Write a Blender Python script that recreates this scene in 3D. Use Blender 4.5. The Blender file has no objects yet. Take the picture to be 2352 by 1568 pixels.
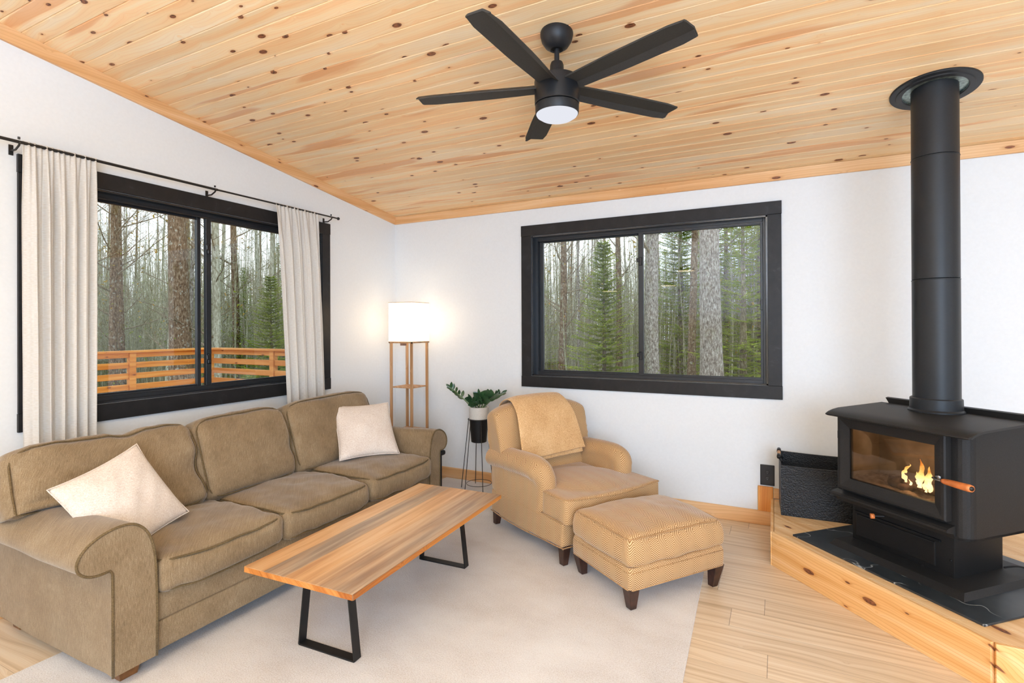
import bpy, bmesh, math, random
from math import sin, cos, pi, radians, sqrt, atan2
from mathutils import Vector, Matrix, noise as mnoise

random.seed(7)
SC = bpy.context.scene
COL = SC.collection

# ------------------------------------------------------------------ camera
# room axes: x to the right along the far wall, y away from the viewer along the left wall, z up
F_ = Vector((-0.4520137, 0.8920065, 0.0028306))
R_ = Vector((0.8919960, 0.4520221, -0.0043616))
U_ = Vector((0.0051701, -0.0005534, 0.9999865))
cam_d = bpy.data.cameras.new('camera')
cam = bpy.data.objects.new('camera', cam_d)
COL.objects.link(cam)
cam.matrix_world = Matrix(((R_.x, U_.x, -F_.x, 0), (R_.y, U_.y, -F_.y, 0), (R_.z, U_.z, -F_.z, 1.5), (0, 0, 0, 1)))
cam_d.sensor_width = 36.0
cam_d.sensor_fit = 'HORIZONTAL'
cam_d.lens = 1210.74 / 2352 * 36.0
cam_d.shift_y = -(784 - 746.96) / 2352
cam_d.clip_end = 300
SC.camera = cam

# ------------------------------------------------------------------ world and view
wd = bpy.data.worlds.new('overcast_sky')
SC.world = wd
wd.use_nodes = True
wn = wd.node_tree.nodes
wl = wd.node_tree.links
wn.clear()
w_out = wn.new('ShaderNodeOutputWorld')
w_bg = wn.new('ShaderNodeBackground')
w_tc = wn.new('ShaderNodeTexCoord')
w_no = wn.new('ShaderNodeTexNoise')
w_no.inputs['Scale'].default_value = 3.0
w_no.inputs['Detail'].default_value = 4.0
w_rp = wn.new('ShaderNodeValToRGB')
w_rp.color_ramp.elements[0].position = 0.35
w_rp.color_ramp.elements[0].color = (0.78, 0.90, 1.0, 1)
w_rp.color_ramp.elements[1].position = 0.65
w_rp.color_ramp.elements[1].color = (0.95, 0.98, 1.0, 1)
wl.new(w_tc.outputs['Generated'], w_no.inputs['Vector'])
wl.new(w_no.outputs['Fac'], w_rp.inputs['Fac'])
wl.new(w_rp.outputs['Color'], w_bg.inputs['Color'])
w_bg.inputs['Strength'].default_value = 1.75
wl.new(w_bg.outputs['Background'], w_out.inputs['Surface'])

SC.view_settings.view_transform = 'Standard'
SC.view_settings.look = 'None'
SC.view_settings.exposure = 0.05
SC.view_settings.gamma = 1.0
SC.view_settings.use_curve_mapping = False


def area(name, loc, target, sx, sy, power, color):
    d = bpy.data.lights.new(name, 'AREA')
    d.shape = 'RECTANGLE'
    d.size = sx
    d.size_y = sy
    d.energy = power
    d.color = color
    o = bpy.data.objects.new(name, d)
    COL.objects.link(o)
    o.location = loc
    o.rotation_euler = (Vector(target) - Vector(loc)).to_track_quat('-Z', 'Y').to_euler()
    return o


# added fill lights out of view, set in invented rear and right wall openings
area('rear_fill', (2.2, -2.75, 1.55), (1.7, 0, 1.6), 3.0, 2.3, 272, (0.54, 0.735, 1.0))
area('right_fill', (4.45, 0.3, 1.5), (0, 0.4, 1.55), 3.0, 2.2, 30, (0.54, 0.735, 1.0))
# added uplight behind the camera to brighten the ceiling, like a bounced strobe
area('ceiling_bounce_fill', (-0.6, -1.0, 1.95), (-0.6, -1.35, 3.4), 1.2, 1.2, 290, (0.60, 0.755, 1.0))

# ------------------------------------------------------------------ constants of the room
XL = -3.6125
YF = 4.408
CZ = 2.6604
SL = 0.1351
XR = 4.4
YB = -2.7


def ceil_z(y):
    return CZ + (YF - y) * SL


# ------------------------------------------------------------------ colour helpers
def lin(r, g, b):
    def f(c):
        c /= 255.0
        return c / 12.92 if c <= 0.04045 else ((c + 0.055) / 1.055) ** 2.4
    return (f(r), f(g), f(b), 1.0)


class NT:
    def __init__(s, name):
        s.m = bpy.data.materials.new(name)
        s.m.use_nodes = True
        s.t = s.m.node_tree
        s.t.nodes.clear()
        s.out = s.n('ShaderNodeOutputMaterial')
        s.tc = s.n('ShaderNodeTexCoord')
        s.obj = s.tc.outputs['Object']

    def n(s, typ, **kw):
        x = s.t.nodes.new(typ)
        for k, v in kw.items():
            setattr(x, k, v)
        return x

    def link(s, a, b):
        if isinstance(a, (int, float)):
            b.default_value = a
        elif isinstance(a, tuple):
            b.default_value = a if len(a) == len(b.default_value) else a[:3]
        else:
            s.t.links.new(a, b)

    def math(s, op, a, b=0.0, c=0.0):
        x = s.n('ShaderNodeMath', operation=op)
        s.link(a, x.inputs[0])
        s.link(b, x.inputs[1])
        s.link(c, x.inputs[2])
        return x.outputs[0]

    def sep(s, v):
        x = s.n('ShaderNodeSeparateXYZ')
        s.link(v, x.inputs[0])
        return x.outputs[0], x.outputs[1], x.outputs[2]

    def comb(s, x_, y_, z_):
        x = s.n('ShaderNodeCombineXYZ')
        s.link(x_, x.inputs[0])
        s.link(y_, x.inputs[1])
        s.link(z_, x.inputs[2])
        return x.outputs[0]

    def scale(s, v, sx, sy, sz):
        x = s.n('ShaderNodeMapping')
        s.link(v, x.inputs['Vector'])
        x.inputs['Scale'].default_value = (sx, sy, sz)
        return x.outputs[0]

    def noise(s, v, sc=1.0, det=2.0, rough=0.5, dist=0.0):
        x = s.n('ShaderNodeTexNoise')
        s.link(v, x.inputs['Vector'])
        x.inputs['Scale'].default_value = sc
        x.inputs['Detail'].default_value = det
        x.inputs['Roughness'].default_value = rough
        x.inputs['Distortion'].default_value = dist
        return x.outputs['Fac']

    def voro(s, v, sc=1.0, feat='F1', out='Distance'):
        x = s.n('ShaderNodeTexVoronoi')
        x.feature = feat
        s.link(v, x.inputs['Vector'])
        x.inputs['Scale'].default_value = sc
        return x

    def white(s, v):
        x = s.n('ShaderNodeTexWhiteNoise', noise_dimensions='1D')
        s.link(v, x.inputs['W'])
        return x.outputs['Value']

    def ramp(s, f, stops, interp='LINEAR'):
        x = s.n('ShaderNodeValToRGB')
        cr = x.color_ramp
        cr.interpolation = interp
        while len(cr.elements) < len(stops):
            cr.elements.new(0.5)
        for e, (p, c) in zip(cr.elements, stops):
            e.position = p
            e.color = c if isinstance(c, tuple) else (c, c, c, 1)
        s.link(f, x.inputs['Fac'])
        return x.outputs['Color']

    def mix(s, f, a, b, mode='MIX'):
        x = s.n('ShaderNodeMix', data_type='RGBA', blend_type=mode)
        s.link(f, x.inputs[0])
        s.link(a, x.inputs[6])
        s.link(b, x.inputs[7])
        return x.outputs[2]

    def bump(s, h, strength=0.3, dist=0.002):
        x = s.n('ShaderNodeBump')
        x.inputs['Strength'].default_value = strength
        x.inputs['Distance'].default_value = dist
        s.link(h, x.inputs['Height'])
        return x.outputs[0]

    def bsdf(s, col, rough=0.6, normal=None, spec=0.5, metal=0.0, sheen=0.0, trans=0.0, coat=0.0):
        x = s.n('ShaderNodeBsdfPrincipled')
        s.link(col, x.inputs['Base Color'])
        s.link(rough, x.inputs['Roughness'])
        x.inputs['Specular IOR Level'].default_value = spec
        x.inputs['Metallic'].default_value = metal
        x.inputs['Sheen Weight'].default_value = sheen
        x.inputs['Sheen Roughness'].default_value = 0.4
        x.inputs['Coat Weight'].default_value = coat
        if normal is not None:
            s.link(normal, x.inputs['Normal'])
        return x.outputs[0]

    def done(s, sh):
        s.t.links.new(sh, s.out.inputs['Surface'])
        return s.m


def plain(name, rgb, rough=0.6, spec=0.5, metal=0.0, var=0.06, nscale=40, bump=0.0):
    t = NT(name)
    nz = t.noise(t.obj, nscale, 3)
    c = lin(*rgb)
    d = tuple(max(0, k * (1 - var * 2)) for k in c[:3]) + (1,)
    e = tuple(min(1, k * (1 + var)) for k in c[:3]) + (1,)
    col = t.ramp(nz, [(0.3, d), (0.7, e)])
    nm = t.bump(nz, bump, 0.001) if bump else None
    return t.done(t.bsdf(col, rough, nm, spec, metal))


# ------------------------------------------------------------------ materials
def wood(name, base, dark, light, axis='x', knots=0.5, board=None, baxis='y', grain=14.0, rough=0.5, streak=None,
         tone=0.12, seams=None, kscale=(5.0, 7.0), ring=0.35):
    """plank wood: long grain along axis, optional boards across baxis with own tones, knots and streaks"""
    t = NT(name)
    x, y, z = t.sep(t.obj)
    ax = {'x': x, 'y': y, 'z': z}
    others = [k for k in 'xyz' if k != axis]
    if board:
        b = t.math('FLOOR', t.math('DIVIDE', ax[baxis], board))
        rnd = t.white(b)
        rnd2 = t.white(t.math('ADD', b, 57.3))
        la = t.math('ADD', ax[axis], t.math('MULTIPLY', rnd, 37.0))
    else:
        b = 0.0
        rnd = 0.5
        rnd2 = 0.5
        la = ax[axis]
    if seams:  # end joints every 'seams' metres: each board piece gets its own random
        off = t.math('MULTIPLY', rnd2, seams)
        seg = t.math('FLOOR', t.math('DIVIDE', t.math('ADD', ax[axis], off), seams))
        rnd = t.white(t.math('ADD', t.math('MULTIPLY', seg, 13.7), t.math('MULTIPLY', b, 3.1)))
        la = t.math('ADD', ax[axis], t.math('MULTIPLY', rnd, 37.0))
    v = t.comb(la, ax[others[0]], ax[others[1]])
    warp = t.noise(t.scale(v, 0.9, 5, 5), 1.0, 2)
    kv = t.scale(t.comb(la, t.math('ADD', ax[others[0]], ax[others[1]]), 0.0), kscale[0], kscale[1], 1.0)
    vo = t.n('ShaderNodeTexVoronoi', voronoi_dimensions='2D')
    t.link(kv, vo.inputs['Vector'])
    vo.inputs['Scale'].default_value = 1.0
    kd = vo.outputs['Distance']
    kc = t.sep(vo.outputs['Color'])
    # grain lines bend round the knots
    near = t.math('DIVIDE', 0.02, t.math('ADD', kd, 0.05))
    g0 = t.math('ADD', t.math('MULTIPLY', ax[others[0]], 1.0), t.math('MULTIPLY', warp, 0.12))
    g0 = t.math('ADD', g0, t.math('MULTIPLY', ax[others[1]], 1.0))
    g = t.math('ADD', g0, t.math('MULTIPLY', near, 0.10))
    fine = t.noise(t.comb(t.math('MULTIPLY', la, 2.0), t.math('MULTIPLY', g, grain * 14), 0.0), 1.0, 3, 0.6)
    broad = t.noise(t.comb(t.math('MULTIPLY', la, 0.7), t.math('MULTIPLY', g, grain * 1.6), 3.0), 1.0, 3, 0.5)
    rings = t.math('SINE', t.math('MULTIPLY', g, grain * 38))
    rf = t.ramp(t.math('MULTIPLY_ADD', rings, 0.5, 0.5), [(0.75, 0.0), (1.0, 1.0)])
    col = t.ramp(broad, [(0.32, lin(*dark)), (0.5, lin(*base)), (0.68, lin(*light))])
    col = t.mix(t.math('MULTIPLY', rf, ring), col, lin(max(dark[0] - 26, 0), max(dark[1] - 34, 0), max(dark[2] - 36, 0)))
    col = t.mix(t.math('MULTIPLY', fine, 0.28), col, lin(*dark))
    if streak:
        st = t.noise(t.comb(t.math('MULTIPLY', la, 0.55), t.math('MULTIPLY', g0, 7.0), 9.0), 1.0, 2, 0.45)
        st = t.math('ADD', st, t.math('MULTIPLY', t.math('SUBTRACT', rnd, 0.5), 0.16))
        sm = t.ramp(st, [(0.60, 0.0), (0.635, 1.0)])
        col = t.mix(t.math('MULTIPLY', sm, 0.62), col, lin(*streak))
    if board:
        tn = t.ramp(rnd, [(0.0, (1 - tone, 1 - tone * 1.15, 1 - tone * 1.35, 1)), (1.0, (1 + tone * 0.3, 1 + tone * 0.3, 1 + tone * 0.3, 1))])
        col = t.mix(1.0, col, tn, 'MULTIPLY')
    if knots:
        kr = t.math('SUBTRACT', t.math('MULTIPLY', kc[0], 0.30), 0.30 - 0.30 * knots)
        kr = t.math('MINIMUM', kr, 0.105)
        kk = t.math('SUBTRACT', kd, kr)
        has = t.ramp(kr, [(0.015, 0.0), (0.02, 1.0)])
        halo = t.math('MULTIPLY', t.ramp(kk, [(0.0, 1.0), (0.10, 0.0)]), has)
        core = t.math('MULTIPLY', t.ramp(kk, [(0.0, 1.0), (0.018, 0.0)]), has)
        inner = t.noise(kv, 14, 2)
        col = t.mix(t.math('MULTIPLY', halo, 0.5), col, lin(max(dark[0] - 25, 0), max(dark[1] - 40, 0), max(dark[2] - 45, 0)))
        kcol = t.ramp(inner, [(0.35, lin(88, 52, 34)), (0.6, lin(150, 92, 58))])
        col = t.mix(core, col, kcol)
    if seams:
        fb = t.math('FRACT', t.math('DIVIDE', ax[baxis], board))
        col = t.mix(t.math('MULTIPLY', t.math('LESS_THAN', fb, 0.012), 0.45), col, lin(110, 82, 58))
        fr = t.math('FRACT', t.math('DIVIDE', t.math('ADD', ax[axis], off), seams))
        line = t.math('LESS_THAN', fr, 0.0022 / seams * 1.4)
        col = t.mix(t.math('MULTIPLY', line, 0.6), col, lin(90, 66, 46))
    bp = t.bump(t.math('ADD', fine, t.math('MULTIPLY', rf, 0.5)), 0.12, 0.001)
    return t.done(t.bsdf(col, rough, bp, 0.35))


M = {}
M['ceiling'] = wood('knotty_pine_ceiling', (255, 224, 176), (252, 202, 148), (255, 237, 204), 'x', 0.40, 0.0945, 'y',
                    grain=13, rough=0.45, streak=(228, 156, 100), tone=0.10, kscale=(4.2, 9.0), ring=0.16)
M['trim_x'] = wood('pine_trim', (232, 184, 132), (214, 158, 102), (244, 206, 160), 'x', 0.3, grain=10, rough=0.45, kscale=(3, 9), ring=0.25)
M['trim_y'] = wood('pine_trim_side', (232, 184, 132), (214, 158, 102), (244, 206, 160), 'y', 0.25, grain=10, rough=0.45, kscale=(3, 9), ring=0.25)
M['trim_z'] = wood('pine_block', (232, 160, 84), (208, 128, 60), (244, 186, 112), 'z', 0.0, grain=12, rough=0.45)
M['hearth_face'] = wood('pine_hearth_board', (242, 192, 130), (228, 166, 98), (250, 210, 158), 'x', 0.50, grain=11, rough=0.42, kscale=(3.0, 8.5), ring=0.4)
M['hearth_deck'] = wood('pine_hearth_deck', (238, 200, 150), (218, 168, 112), (248, 218, 176), 'x', 0.30, grain=11, rough=0.45, kscale=(2.6, 7.0), ring=0.2)
M['floor'] = wood('oak_vinyl_plank', (230, 208, 180), (206, 180, 148), (240, 224, 202), 'x', 0.04, 0.178, 'y',
                  grain=26, rough=0.33, tone=0.10, seams=1.22, kscale=(1.1, 2.6), ring=0.18)
M['deck'] = wood('cedar_rail', (226, 158, 70), (198, 122, 44), (240, 184, 100), 'y', 0.3, grain=10, rough=0.6, kscale=(3, 9))
M['deck_x'] = wood('cedar_rail_side', (212, 150, 84), (186, 118, 56), (228, 174, 108), 'x', 0.3, grain=10, rough=0.6, kscale=(3, 9))
M['lamp_wood'] = wood('lamp_oak', (196, 150, 106), (168, 122, 80), (214, 172, 130), 'z', 0.0, grain=22, rough=0.55)
M['table_edge'] = wood('table_edge_wood', (206, 132, 62), (160, 90, 36), (228, 160, 90), 'y', 0.2, grain=16, rough=0.5)


def wall_mat():
    t = NT('white_wall_paint')
    nz = t.noise(t.obj, 60, 4)
    col = t.ramp(nz, [(0.3, lin(233, 235, 237)), (0.7, lin(236, 238, 240))])
    return t.done(t.bsdf(col, 0.7, t.bump(nz, 0.08, 0.002), 0.25))


M['wall'] = wall_mat()


def black_wood():
    t = NT('black_stained_wood')
    g = t.noise(t.scale(t.obj, 3, 3, 3), 3.0, 4, 0.6, 1.2)
    f = t.noise(t.scale(t.obj, 30, 30, 30), 3, 3)
    col = t.ramp(g, [(0.3, lin(27, 26, 27)), (0.62, lin(36, 35, 36)), (0.78, lin(58, 58, 64))])
    return t.done(t.bsdf(col, 0.45, t.bump(f, 0.15, 0.001), 0.3))


M['black_wood'] = black_wood()
M['black_vinyl'] = plain('black_vinyl_frame', (30, 33, 38), 0.32, 0.5, var=0.05)
M['black_gloss'] = plain('black_gloss_jamb', (28, 31, 36), 0.14, 0.8, var=0.03)
M['black_metal'] = plain('black_powder_coat', (28, 27, 27), 0.45, 0.3, var=0.08, nscale=200, bump=0.1)
M['stove_metal'] = plain('black_stove_paint', (38, 37, 37), 0.5, 0.22, var=0.16, nscale=260, bump=0.25)
M['stove_dark'] = plain('dark_pedestal_paint', (27, 26, 26), 0.5, 0.2, var=0.14, nscale=220, bump=0.2)
M['pipe'] = plain('black_stove_pipe_paint', (38, 40, 43), 0.42, 0.3, var=0.05, nscale=90, bump=0.05)
M['fan_metal'] = plain('matte_black_fan', (30, 31, 34), 0.42, 0.35, var=0.06, nscale=200)
M['fan_blade'] = plain('matte_black_blade', (58, 58, 58), 0.55, 0.25, var=0.06, nscale=120)
M['rod'] = plain('black_curtain_rod', (28, 24, 22), 0.4)
M['dark_leg'] = plain('espresso_wood_leg', (64, 38, 28), 0.35, 0.5, var=0.25, nscale=30)
M['brown_leg'] = plain('brown_wood_leg', (130, 84, 44), 0.4, 0.5, var=0.2, nscale=30)
M['galv'] = plain('galvanised_steel', (150, 165, 160), 0.35, 0.6, metal=0.8, var=0.25, nscale=60)
M['steel'] = plain('brushed_steel_rod', (150, 152, 155), 0.3, 0.6, metal=0.9)
M['orange_wood'] = plain('orange_wood_handle', (214, 124, 66), 0.35, 0.5, var=0.15, nscale=30)
M['lens'] = plain('frosted_white_lens', (238, 238, 242), 0.4, 0.4, var=0.01)
M['pot'] = plain('white_speckled_pot', (222, 218, 212), 0.5, 0.5, var=0.05, nscale=90)
M['leaf'] = plain('glossy_green_leaf', (50, 84, 50), 0.28, 0.6, var=0.3, nscale=25)
M['stalk'] = plain('green_stalk', (104, 128, 74), 0.5, var=0.15)
M['soil'] = plain('potting_soil', (60, 44, 34), 0.9, var=0.3, nscale=80)
M['black_plastic'] = plain('black_plastic', (26, 25, 27), 0.35, 0.5)
M['ground'] = plain('leaf_litter', (118, 104, 74), 0.95, 0.1, var=0.35, nscale=1.6)
M['firebrick'] = plain('sooty_firebrick', (150, 134, 116), 0.9, 0.1, var=0.18, nscale=8)
M['ash'] = plain('grey_ash', (140, 122, 108), 0.95, 0.1, var=0.25, nscale=40)
M['charlog'] = plain('charred_log', (92, 74, 64), 0.9, 0.1, var=0.6, nscale=24, bump=0.5)


def cloth(name, base, dark, light, kind='slub', rough=0.85, sheen=0.25, bumpd=0.0015):
    t = NT(name)
    x, y, z = t.sep(t.obj)
    big = t.noise(t.obj, 5, 3, 0.6)
    if kind == 'slub':   # vertical and cross threads of a chenille weave
        h = t.math('ADD', x, y)
        a = t.noise(t.comb(t.math('MULTIPLY', h, 420), t.math('MULTIPLY', z, 34), t.math('MULTIPLY', x, 8)), 1.0, 3, 0.7)
        b = t.noise(t.scale(t.obj, 330, 330, 330), 1.0, 2, 0.6)
        f = t.math('ADD', t.math('MULTIPLY', a, 0.6), t.math('MULTIPLY', b, 0.4))
    else:
        a = t.noise(t.scale(t.obj, 220, 220, 220), 1.0, 2, 0.6)
        b = t.noise(t.scale(t.obj, 90, 90, 210), 1.0, 2, 0.6)
        f = t.math('ADD', t.math('MULTIPLY', a, 0.6), t.math('MULTIPLY', b, 0.4))
    f2 = t.math('ADD', t.math('MULTIPLY', f, 0.75), t.math('MULTIPLY', big, 0.25))
    col = t.ramp(f2, [(0.36, lin(*dark)), (0.5, lin(*base)), (0.64, lin(*light))])
    return t.done(t.bsdf(col, rough, t.bump(f, 0.5, bumpd), 0.2, sheen=sheen))


M['sofa'] = cloth('olive_chenille', (138, 116, 88), (112, 93, 68), (166, 147, 119), 'slub', sheen=0.35)
M['sofa_pipe'] = cloth('olive_piping', (104, 86, 58), (84, 68, 46), (124, 104, 76), 'plain', sheen=0.1)
M['pillow'] = cloth('cream_linen', (226, 212, 200), (208, 190, 176), (240, 232, 224), 'plain', sheen=0.15)
M['throw'] = cloth('tan_knit_throw', (214, 172, 122), (186, 140, 92), (232, 198, 152), 'plain', sheen=0.3, bumpd=0.003)


def herring(name):
    t = NT(name)
    x, y, z = t.sep(t.obj)
    nn = t.n('ShaderNodeNewGeometry')
    vt = t.n('ShaderNodeVectorTransform', vector_type='NORMAL', convert_from='WORLD', convert_to='OBJECT')
    t.link(nn.outputs['Normal'], vt.inputs[0])
    nx, ny, nz = t.sep(vt.outputs[0])
    anx = t.math('ABSOLUTE', nx)
    anz = t.math('ABSOLUTE', nz)
    # across the chevron columns: y on the front and top, x on the sides ; along: z, or x on top
    side = t.math('MULTIPLY', t.math('LESS_THAN', anx, 0.6), t.math('LESS_THAN', anz, 0.72))
    top = t.math('GREATER_THAN', anz, 0.72)
    across = t.math('ADD', t.math('MULTIPLY', y, t.math('SUBTRACT', 1.0, side)), t.math('MULTIPLY', x, side))
    along = t.math('ADD', t.math('MULTIPLY', z, t.math('SUBTRACT', 1.0, top)), t.math('MULTIPLY', x, top))
    colw = 0.052
    tri = t.math('PINGPONG', across, colw)
    wob = t.math('MULTIPLY', t.noise(t.obj, 9, 2), 0.006)
    s = t.math('ADD', t.math('ADD', along, t.math('MULTIPLY', tri, 0.85)), wob)
    st = t.math('SINE', t.math('MULTIPLY', s, 2 * pi / 0.0112))
    stm = t.math('MULTIPLY_ADD', st, 0.5, 0.5)
    fuzz = t.noise(t.scale(t.obj, 300, 300, 300), 1.0, 2)
    big = t.noise(t.obj, 6, 3)
    f = t.math('ADD', t.math('MULTIPLY', stm, 0.62), t.math('ADD', t.math('MULTIPLY', fuzz, 0.24), t.math('MULTIPLY', big, 0.14)))
    col = t.ramp(f, [(0.30, lin(142, 102, 62)), (0.5, lin(194, 152, 104)), (0.72, lin(218, 184, 140))])
    return t.done(t.bsdf(col, 0.85, t.bump(f, 0.4, 0.0015), 0.2, sheen=0.45))


M['herring'] = herring('tan_herringbone')
M['herring_pipe'] = cloth('tan_piping', (178, 138, 94), (150, 108, 68), (200, 164, 120), 'plain')


def rug_mat():
    t = NT('beige_pile_rug')
    f = t.noise(t.scale(t.obj, 160, 160, 160), 1.0, 3, 0.7)
    b = t.noise(t.scale(t.obj, 1.5, 2.2, 1), 1.3, 3, 0.55)
    col = t.ramp(t.math('ADD', t.math('MULTIPLY', f, 0.55), t.math('MULTIPLY', b, 0.45)),
                 [(0.36, lin(204, 196, 192)), (0.5, lin(223, 219, 219)), (0.62, lin(233, 231, 232))])
    return t.done(t.bsdf(col, 0.95, t.bump(f, 0.6, 0.004), 0.1, sheen=0.2))


M['rug'] = rug_mat()


def slate():
    t = NT('black_slate_tile')
    a = t.noise(t.obj, 7, 5, 0.6)
    vo = t.n('ShaderNodeTexVoronoi')
    vo.feature = 'DISTANCE_TO_EDGE'
    wv = t.n('ShaderNodeVectorMath', operation='ADD')
    t.link(t.obj, wv.inputs[0])
    nn = t.n('ShaderNodeTexNoise')
    t.link(t.obj, nn.inputs['Vector'])
    nn.inputs['Scale'].default_value = 5
    sc = t.n('ShaderNodeVectorMath', operation='SCALE')
    t.link(nn.outputs['Color'], sc.inputs[0])
    sc.inputs['Scale'].default_value = 0.35
    t.link(sc.outputs[0], wv.inputs[1])
    t.link(wv.outputs[0], vo.inputs['Vector'])
    vo.inputs['Scale'].default_value = 2.6
    ed = t.ramp(vo.outputs['Distance'], [(0.0, 1.0), (0.011, 0.0)])
    patch = t.ramp(t.noise(t.obj, 3.1, 2), [(0.38, 0.0), (0.46, 1.0)])
    col = t.ramp(a, [(0.3, lin(32, 38, 43)), (0.7, lin(52, 57, 62))])
    col = t.mix(t.math('MULTIPLY', t.math('MULTIPLY', ed, patch), 0.8), col, lin(190, 196, 198))
    return t.done(t.bsdf(col, 0.38, t.bump(a, 0.2, 0.002), 0.5))


M['slate'] = slate()


def tabletop_mat():
    """reclaimed boards along the table's length, alternately orange and weathered grey"""
    t = NT('reclaimed_board_top')
    x, y, z = t.sep(t.obj)
    bd = t.math('DIVIDE', t.math('ADD', x, 0.31), 0.62)
    bi = t.math('FLOOR', t.math('MULTIPLY', bd, 5.0))
    rnd = t.white(t.math('ADD', bi, 3.7))
    v = t.comb(t.math('ADD', t.math('MULTIPLY', y, 1.3), t.math('MULTIPLY', rnd, 9)), t.math('MULTIPLY', x, 22), 0.0)
    g = t.noise(v, 1.0, 4, 0.6, 0.4)
    fine = t.noise(t.comb(t.math('MULTIPLY', y, 6), t.math('MULTIPLY', x, 300), 0.0), 1.0, 3, 0.7)
    warm = t.ramp(g, [(0.3, lin(194, 136, 82)), (0.5, lin(226, 174, 118)), (0.7, lin(240, 200, 152))])
    grey = t.ramp(g, [(0.3, lin(112, 98, 86)), (0.5, lin(146, 132, 118)), (0.7, lin(184, 166, 146))])
    sel = t.ramp(bd, [(0.0, 0.05), (0.19, 0.1), (0.2, 0.9), (0.39, 0.85), (0.4, 0.1), (0.6, 0.05), (0.64, 0.35), (0.8, 0.75), (1.0, 0.85)])
    pt = t.noise(t.comb(t.math('MULTIPLY', y, 1.6), t.math('MULTIPLY', x, 9), 2.0), 1.0, 2)
    sel = t.math('MULTIPLY', sel, t.ramp(pt, [(0.3, 0.55), (0.6, 1.0)]))
    col = t.mix(sel, warm, grey)
    col = t.mix(t.math('MULTIPLY', fine, 0.3), col, lin(120, 84, 54))
    fr = t.math('FRACT', t.math('MULTIPLY', bd, 5.0))
    ln = t.math('LESS_THAN', fr, 0.012)
    col = t.mix(t.math('MULTIPLY', ln, 0.6), col, lin(92, 62, 38))
    return t.done(t.bsdf(col, 0.36, t.bump(fine, 0.15, 0.001), 0.5))


M['tabletop'] = tabletop_mat()


def pane_mat(name='window_glass', tint=(0.97, 0.985, 0.98, 1)):
    t = NT(name)
    tr = t.n('ShaderNodeBsdfTransparent')
    tr.inputs[0].default_value = tint
    gl = t.n('ShaderNodeBsdfGlossy')
    gl.inputs['Roughness'].default_value = 0.0
    fr = t.n('ShaderNodeFresnel')
    fr.inputs['IOR'].default_value = 1.45
    mx = t.n('ShaderNodeMixShader')
    t.link(fr.outputs[0], mx.inputs[0])
    t.link(tr.outputs[0], mx.inputs[1])
    t.link(gl.outputs[0], mx.inputs[2])
    return t.done(mx.outputs[0])


M['glass'] = pane_mat()
M['stove_glass'] = pane_mat('smoky_stove_glass', (0.86, 0.82, 0.78, 1))


def sheer():
    t = NT('sheer_cream_curtain')
    x, y, z = t.sep(t.obj)
    w = t.noise(t.comb(t.math('MULTIPLY', y, 90), t.math('MULTIPLY', z, 240), x), 1.0, 2)
    col = t.ramp(w, [(0.35, lin(240, 234, 226)), (0.65, lin(250, 247, 243))])
    d = t.n('ShaderNodeBsdfDiffuse')
    t.link(col, d.inputs[0])
    tl = t.n('ShaderNodeBsdfTranslucent')
    t.link(col, tl.inputs[0])
    tr = t.n('ShaderNodeBsdfTransparent')
    m1 = t.n('ShaderNodeMixShader')
    m1.inputs[0].default_value = 0.34
    t.link(d.outputs[0], m1.inputs[1])
    t.link(tl.outputs[0], m1.inputs[2])
    m2 = t.n('ShaderNodeMixShader')
    m2.inputs[0].default_value = 0.07
    t.link(m1.outputs[0], m2.inputs[1])
    t.link(tr.outputs[0], m2.inputs[2])
    return t.done(m2.outputs[0])


M['curtain'] = sheer()


def shade_mat():
    t = NT('lit_linen_shade')
    nz = t.noise(t.scale(t.obj, 200, 200, 200), 1, 2)
    col = t.ramp(nz, [(0.3, (1.0, 0.90, 0.76, 1)), (0.7, (1.0, 0.94, 0.84, 1))])
    d = t.n('ShaderNodeBsdfTranslucent')
    t.link(col, d.inputs[0])
    e = t.n('ShaderNodeEmission')
    t.link(col, e.inputs[0])
    e.inputs[1].default_value = 0.62
    a = t.n('ShaderNodeAddShader')
    t.link(d.outputs[0], a.inputs[0])
    t.link(e.outputs[0], a.inputs[1])
    return t.done(a.outputs[0])


M['shade'] = shade_mat()


def emis(name, rgb, st):
    t = NT(name)
    e = t.n('ShaderNodeEmission')
    e.inputs[0].default_value = rgb + (1,)
    e.inputs[1].default_value = st
    return t.done(e.outputs[0])


def flame_mat():
    t = NT('yellow_flame')
    x, y, z = t.sep(t.obj)
    g = t.math('DIVIDE', z, 0.17)
    nz = t.noise(t.scale(t.obj, 1, 1, 1), 26, 3)
    f = t.math('ADD', g, t.math('MULTIPLY', t.math('SUBTRACT', nz, 0.5), 0.9))
    col = t.ramp(f, [(0.0, (1.0, 0.78, 0.42, 1)), (0.45, (1.0, 0.62, 0.20, 1)), (0.8, (1.0, 0.34, 0.05, 1)), (1.0, (0.7, 0.12, 0.01, 1))])
    e = t.n('ShaderNodeEmission')
    t.link(col, e.inputs[0])
    s = t.ramp(f, [(0.0, 1.0), (0.55, 0.62), (1.0, 0.2)])
    t.link(t.math('MULTIPLY', s, 3.6), e.inputs[1])
    tr = t.n('ShaderNodeBsdfTransparent')
    lw = t.n('ShaderNodeLayerWeight')
    lw.inputs[0].default_value = 0.35
    mx = t.n('ShaderNodeMixShader')
    t.link(t.math('MULTIPLY', lw.outputs['Facing'], 0.75), mx.inputs[0])
    t.link(e.outputs[0], mx.inputs[1])
    t.link(tr.outputs[0], mx.inputs[2])
    return t.done(mx.outputs[0])


M['flame'] = flame_mat()


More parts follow.
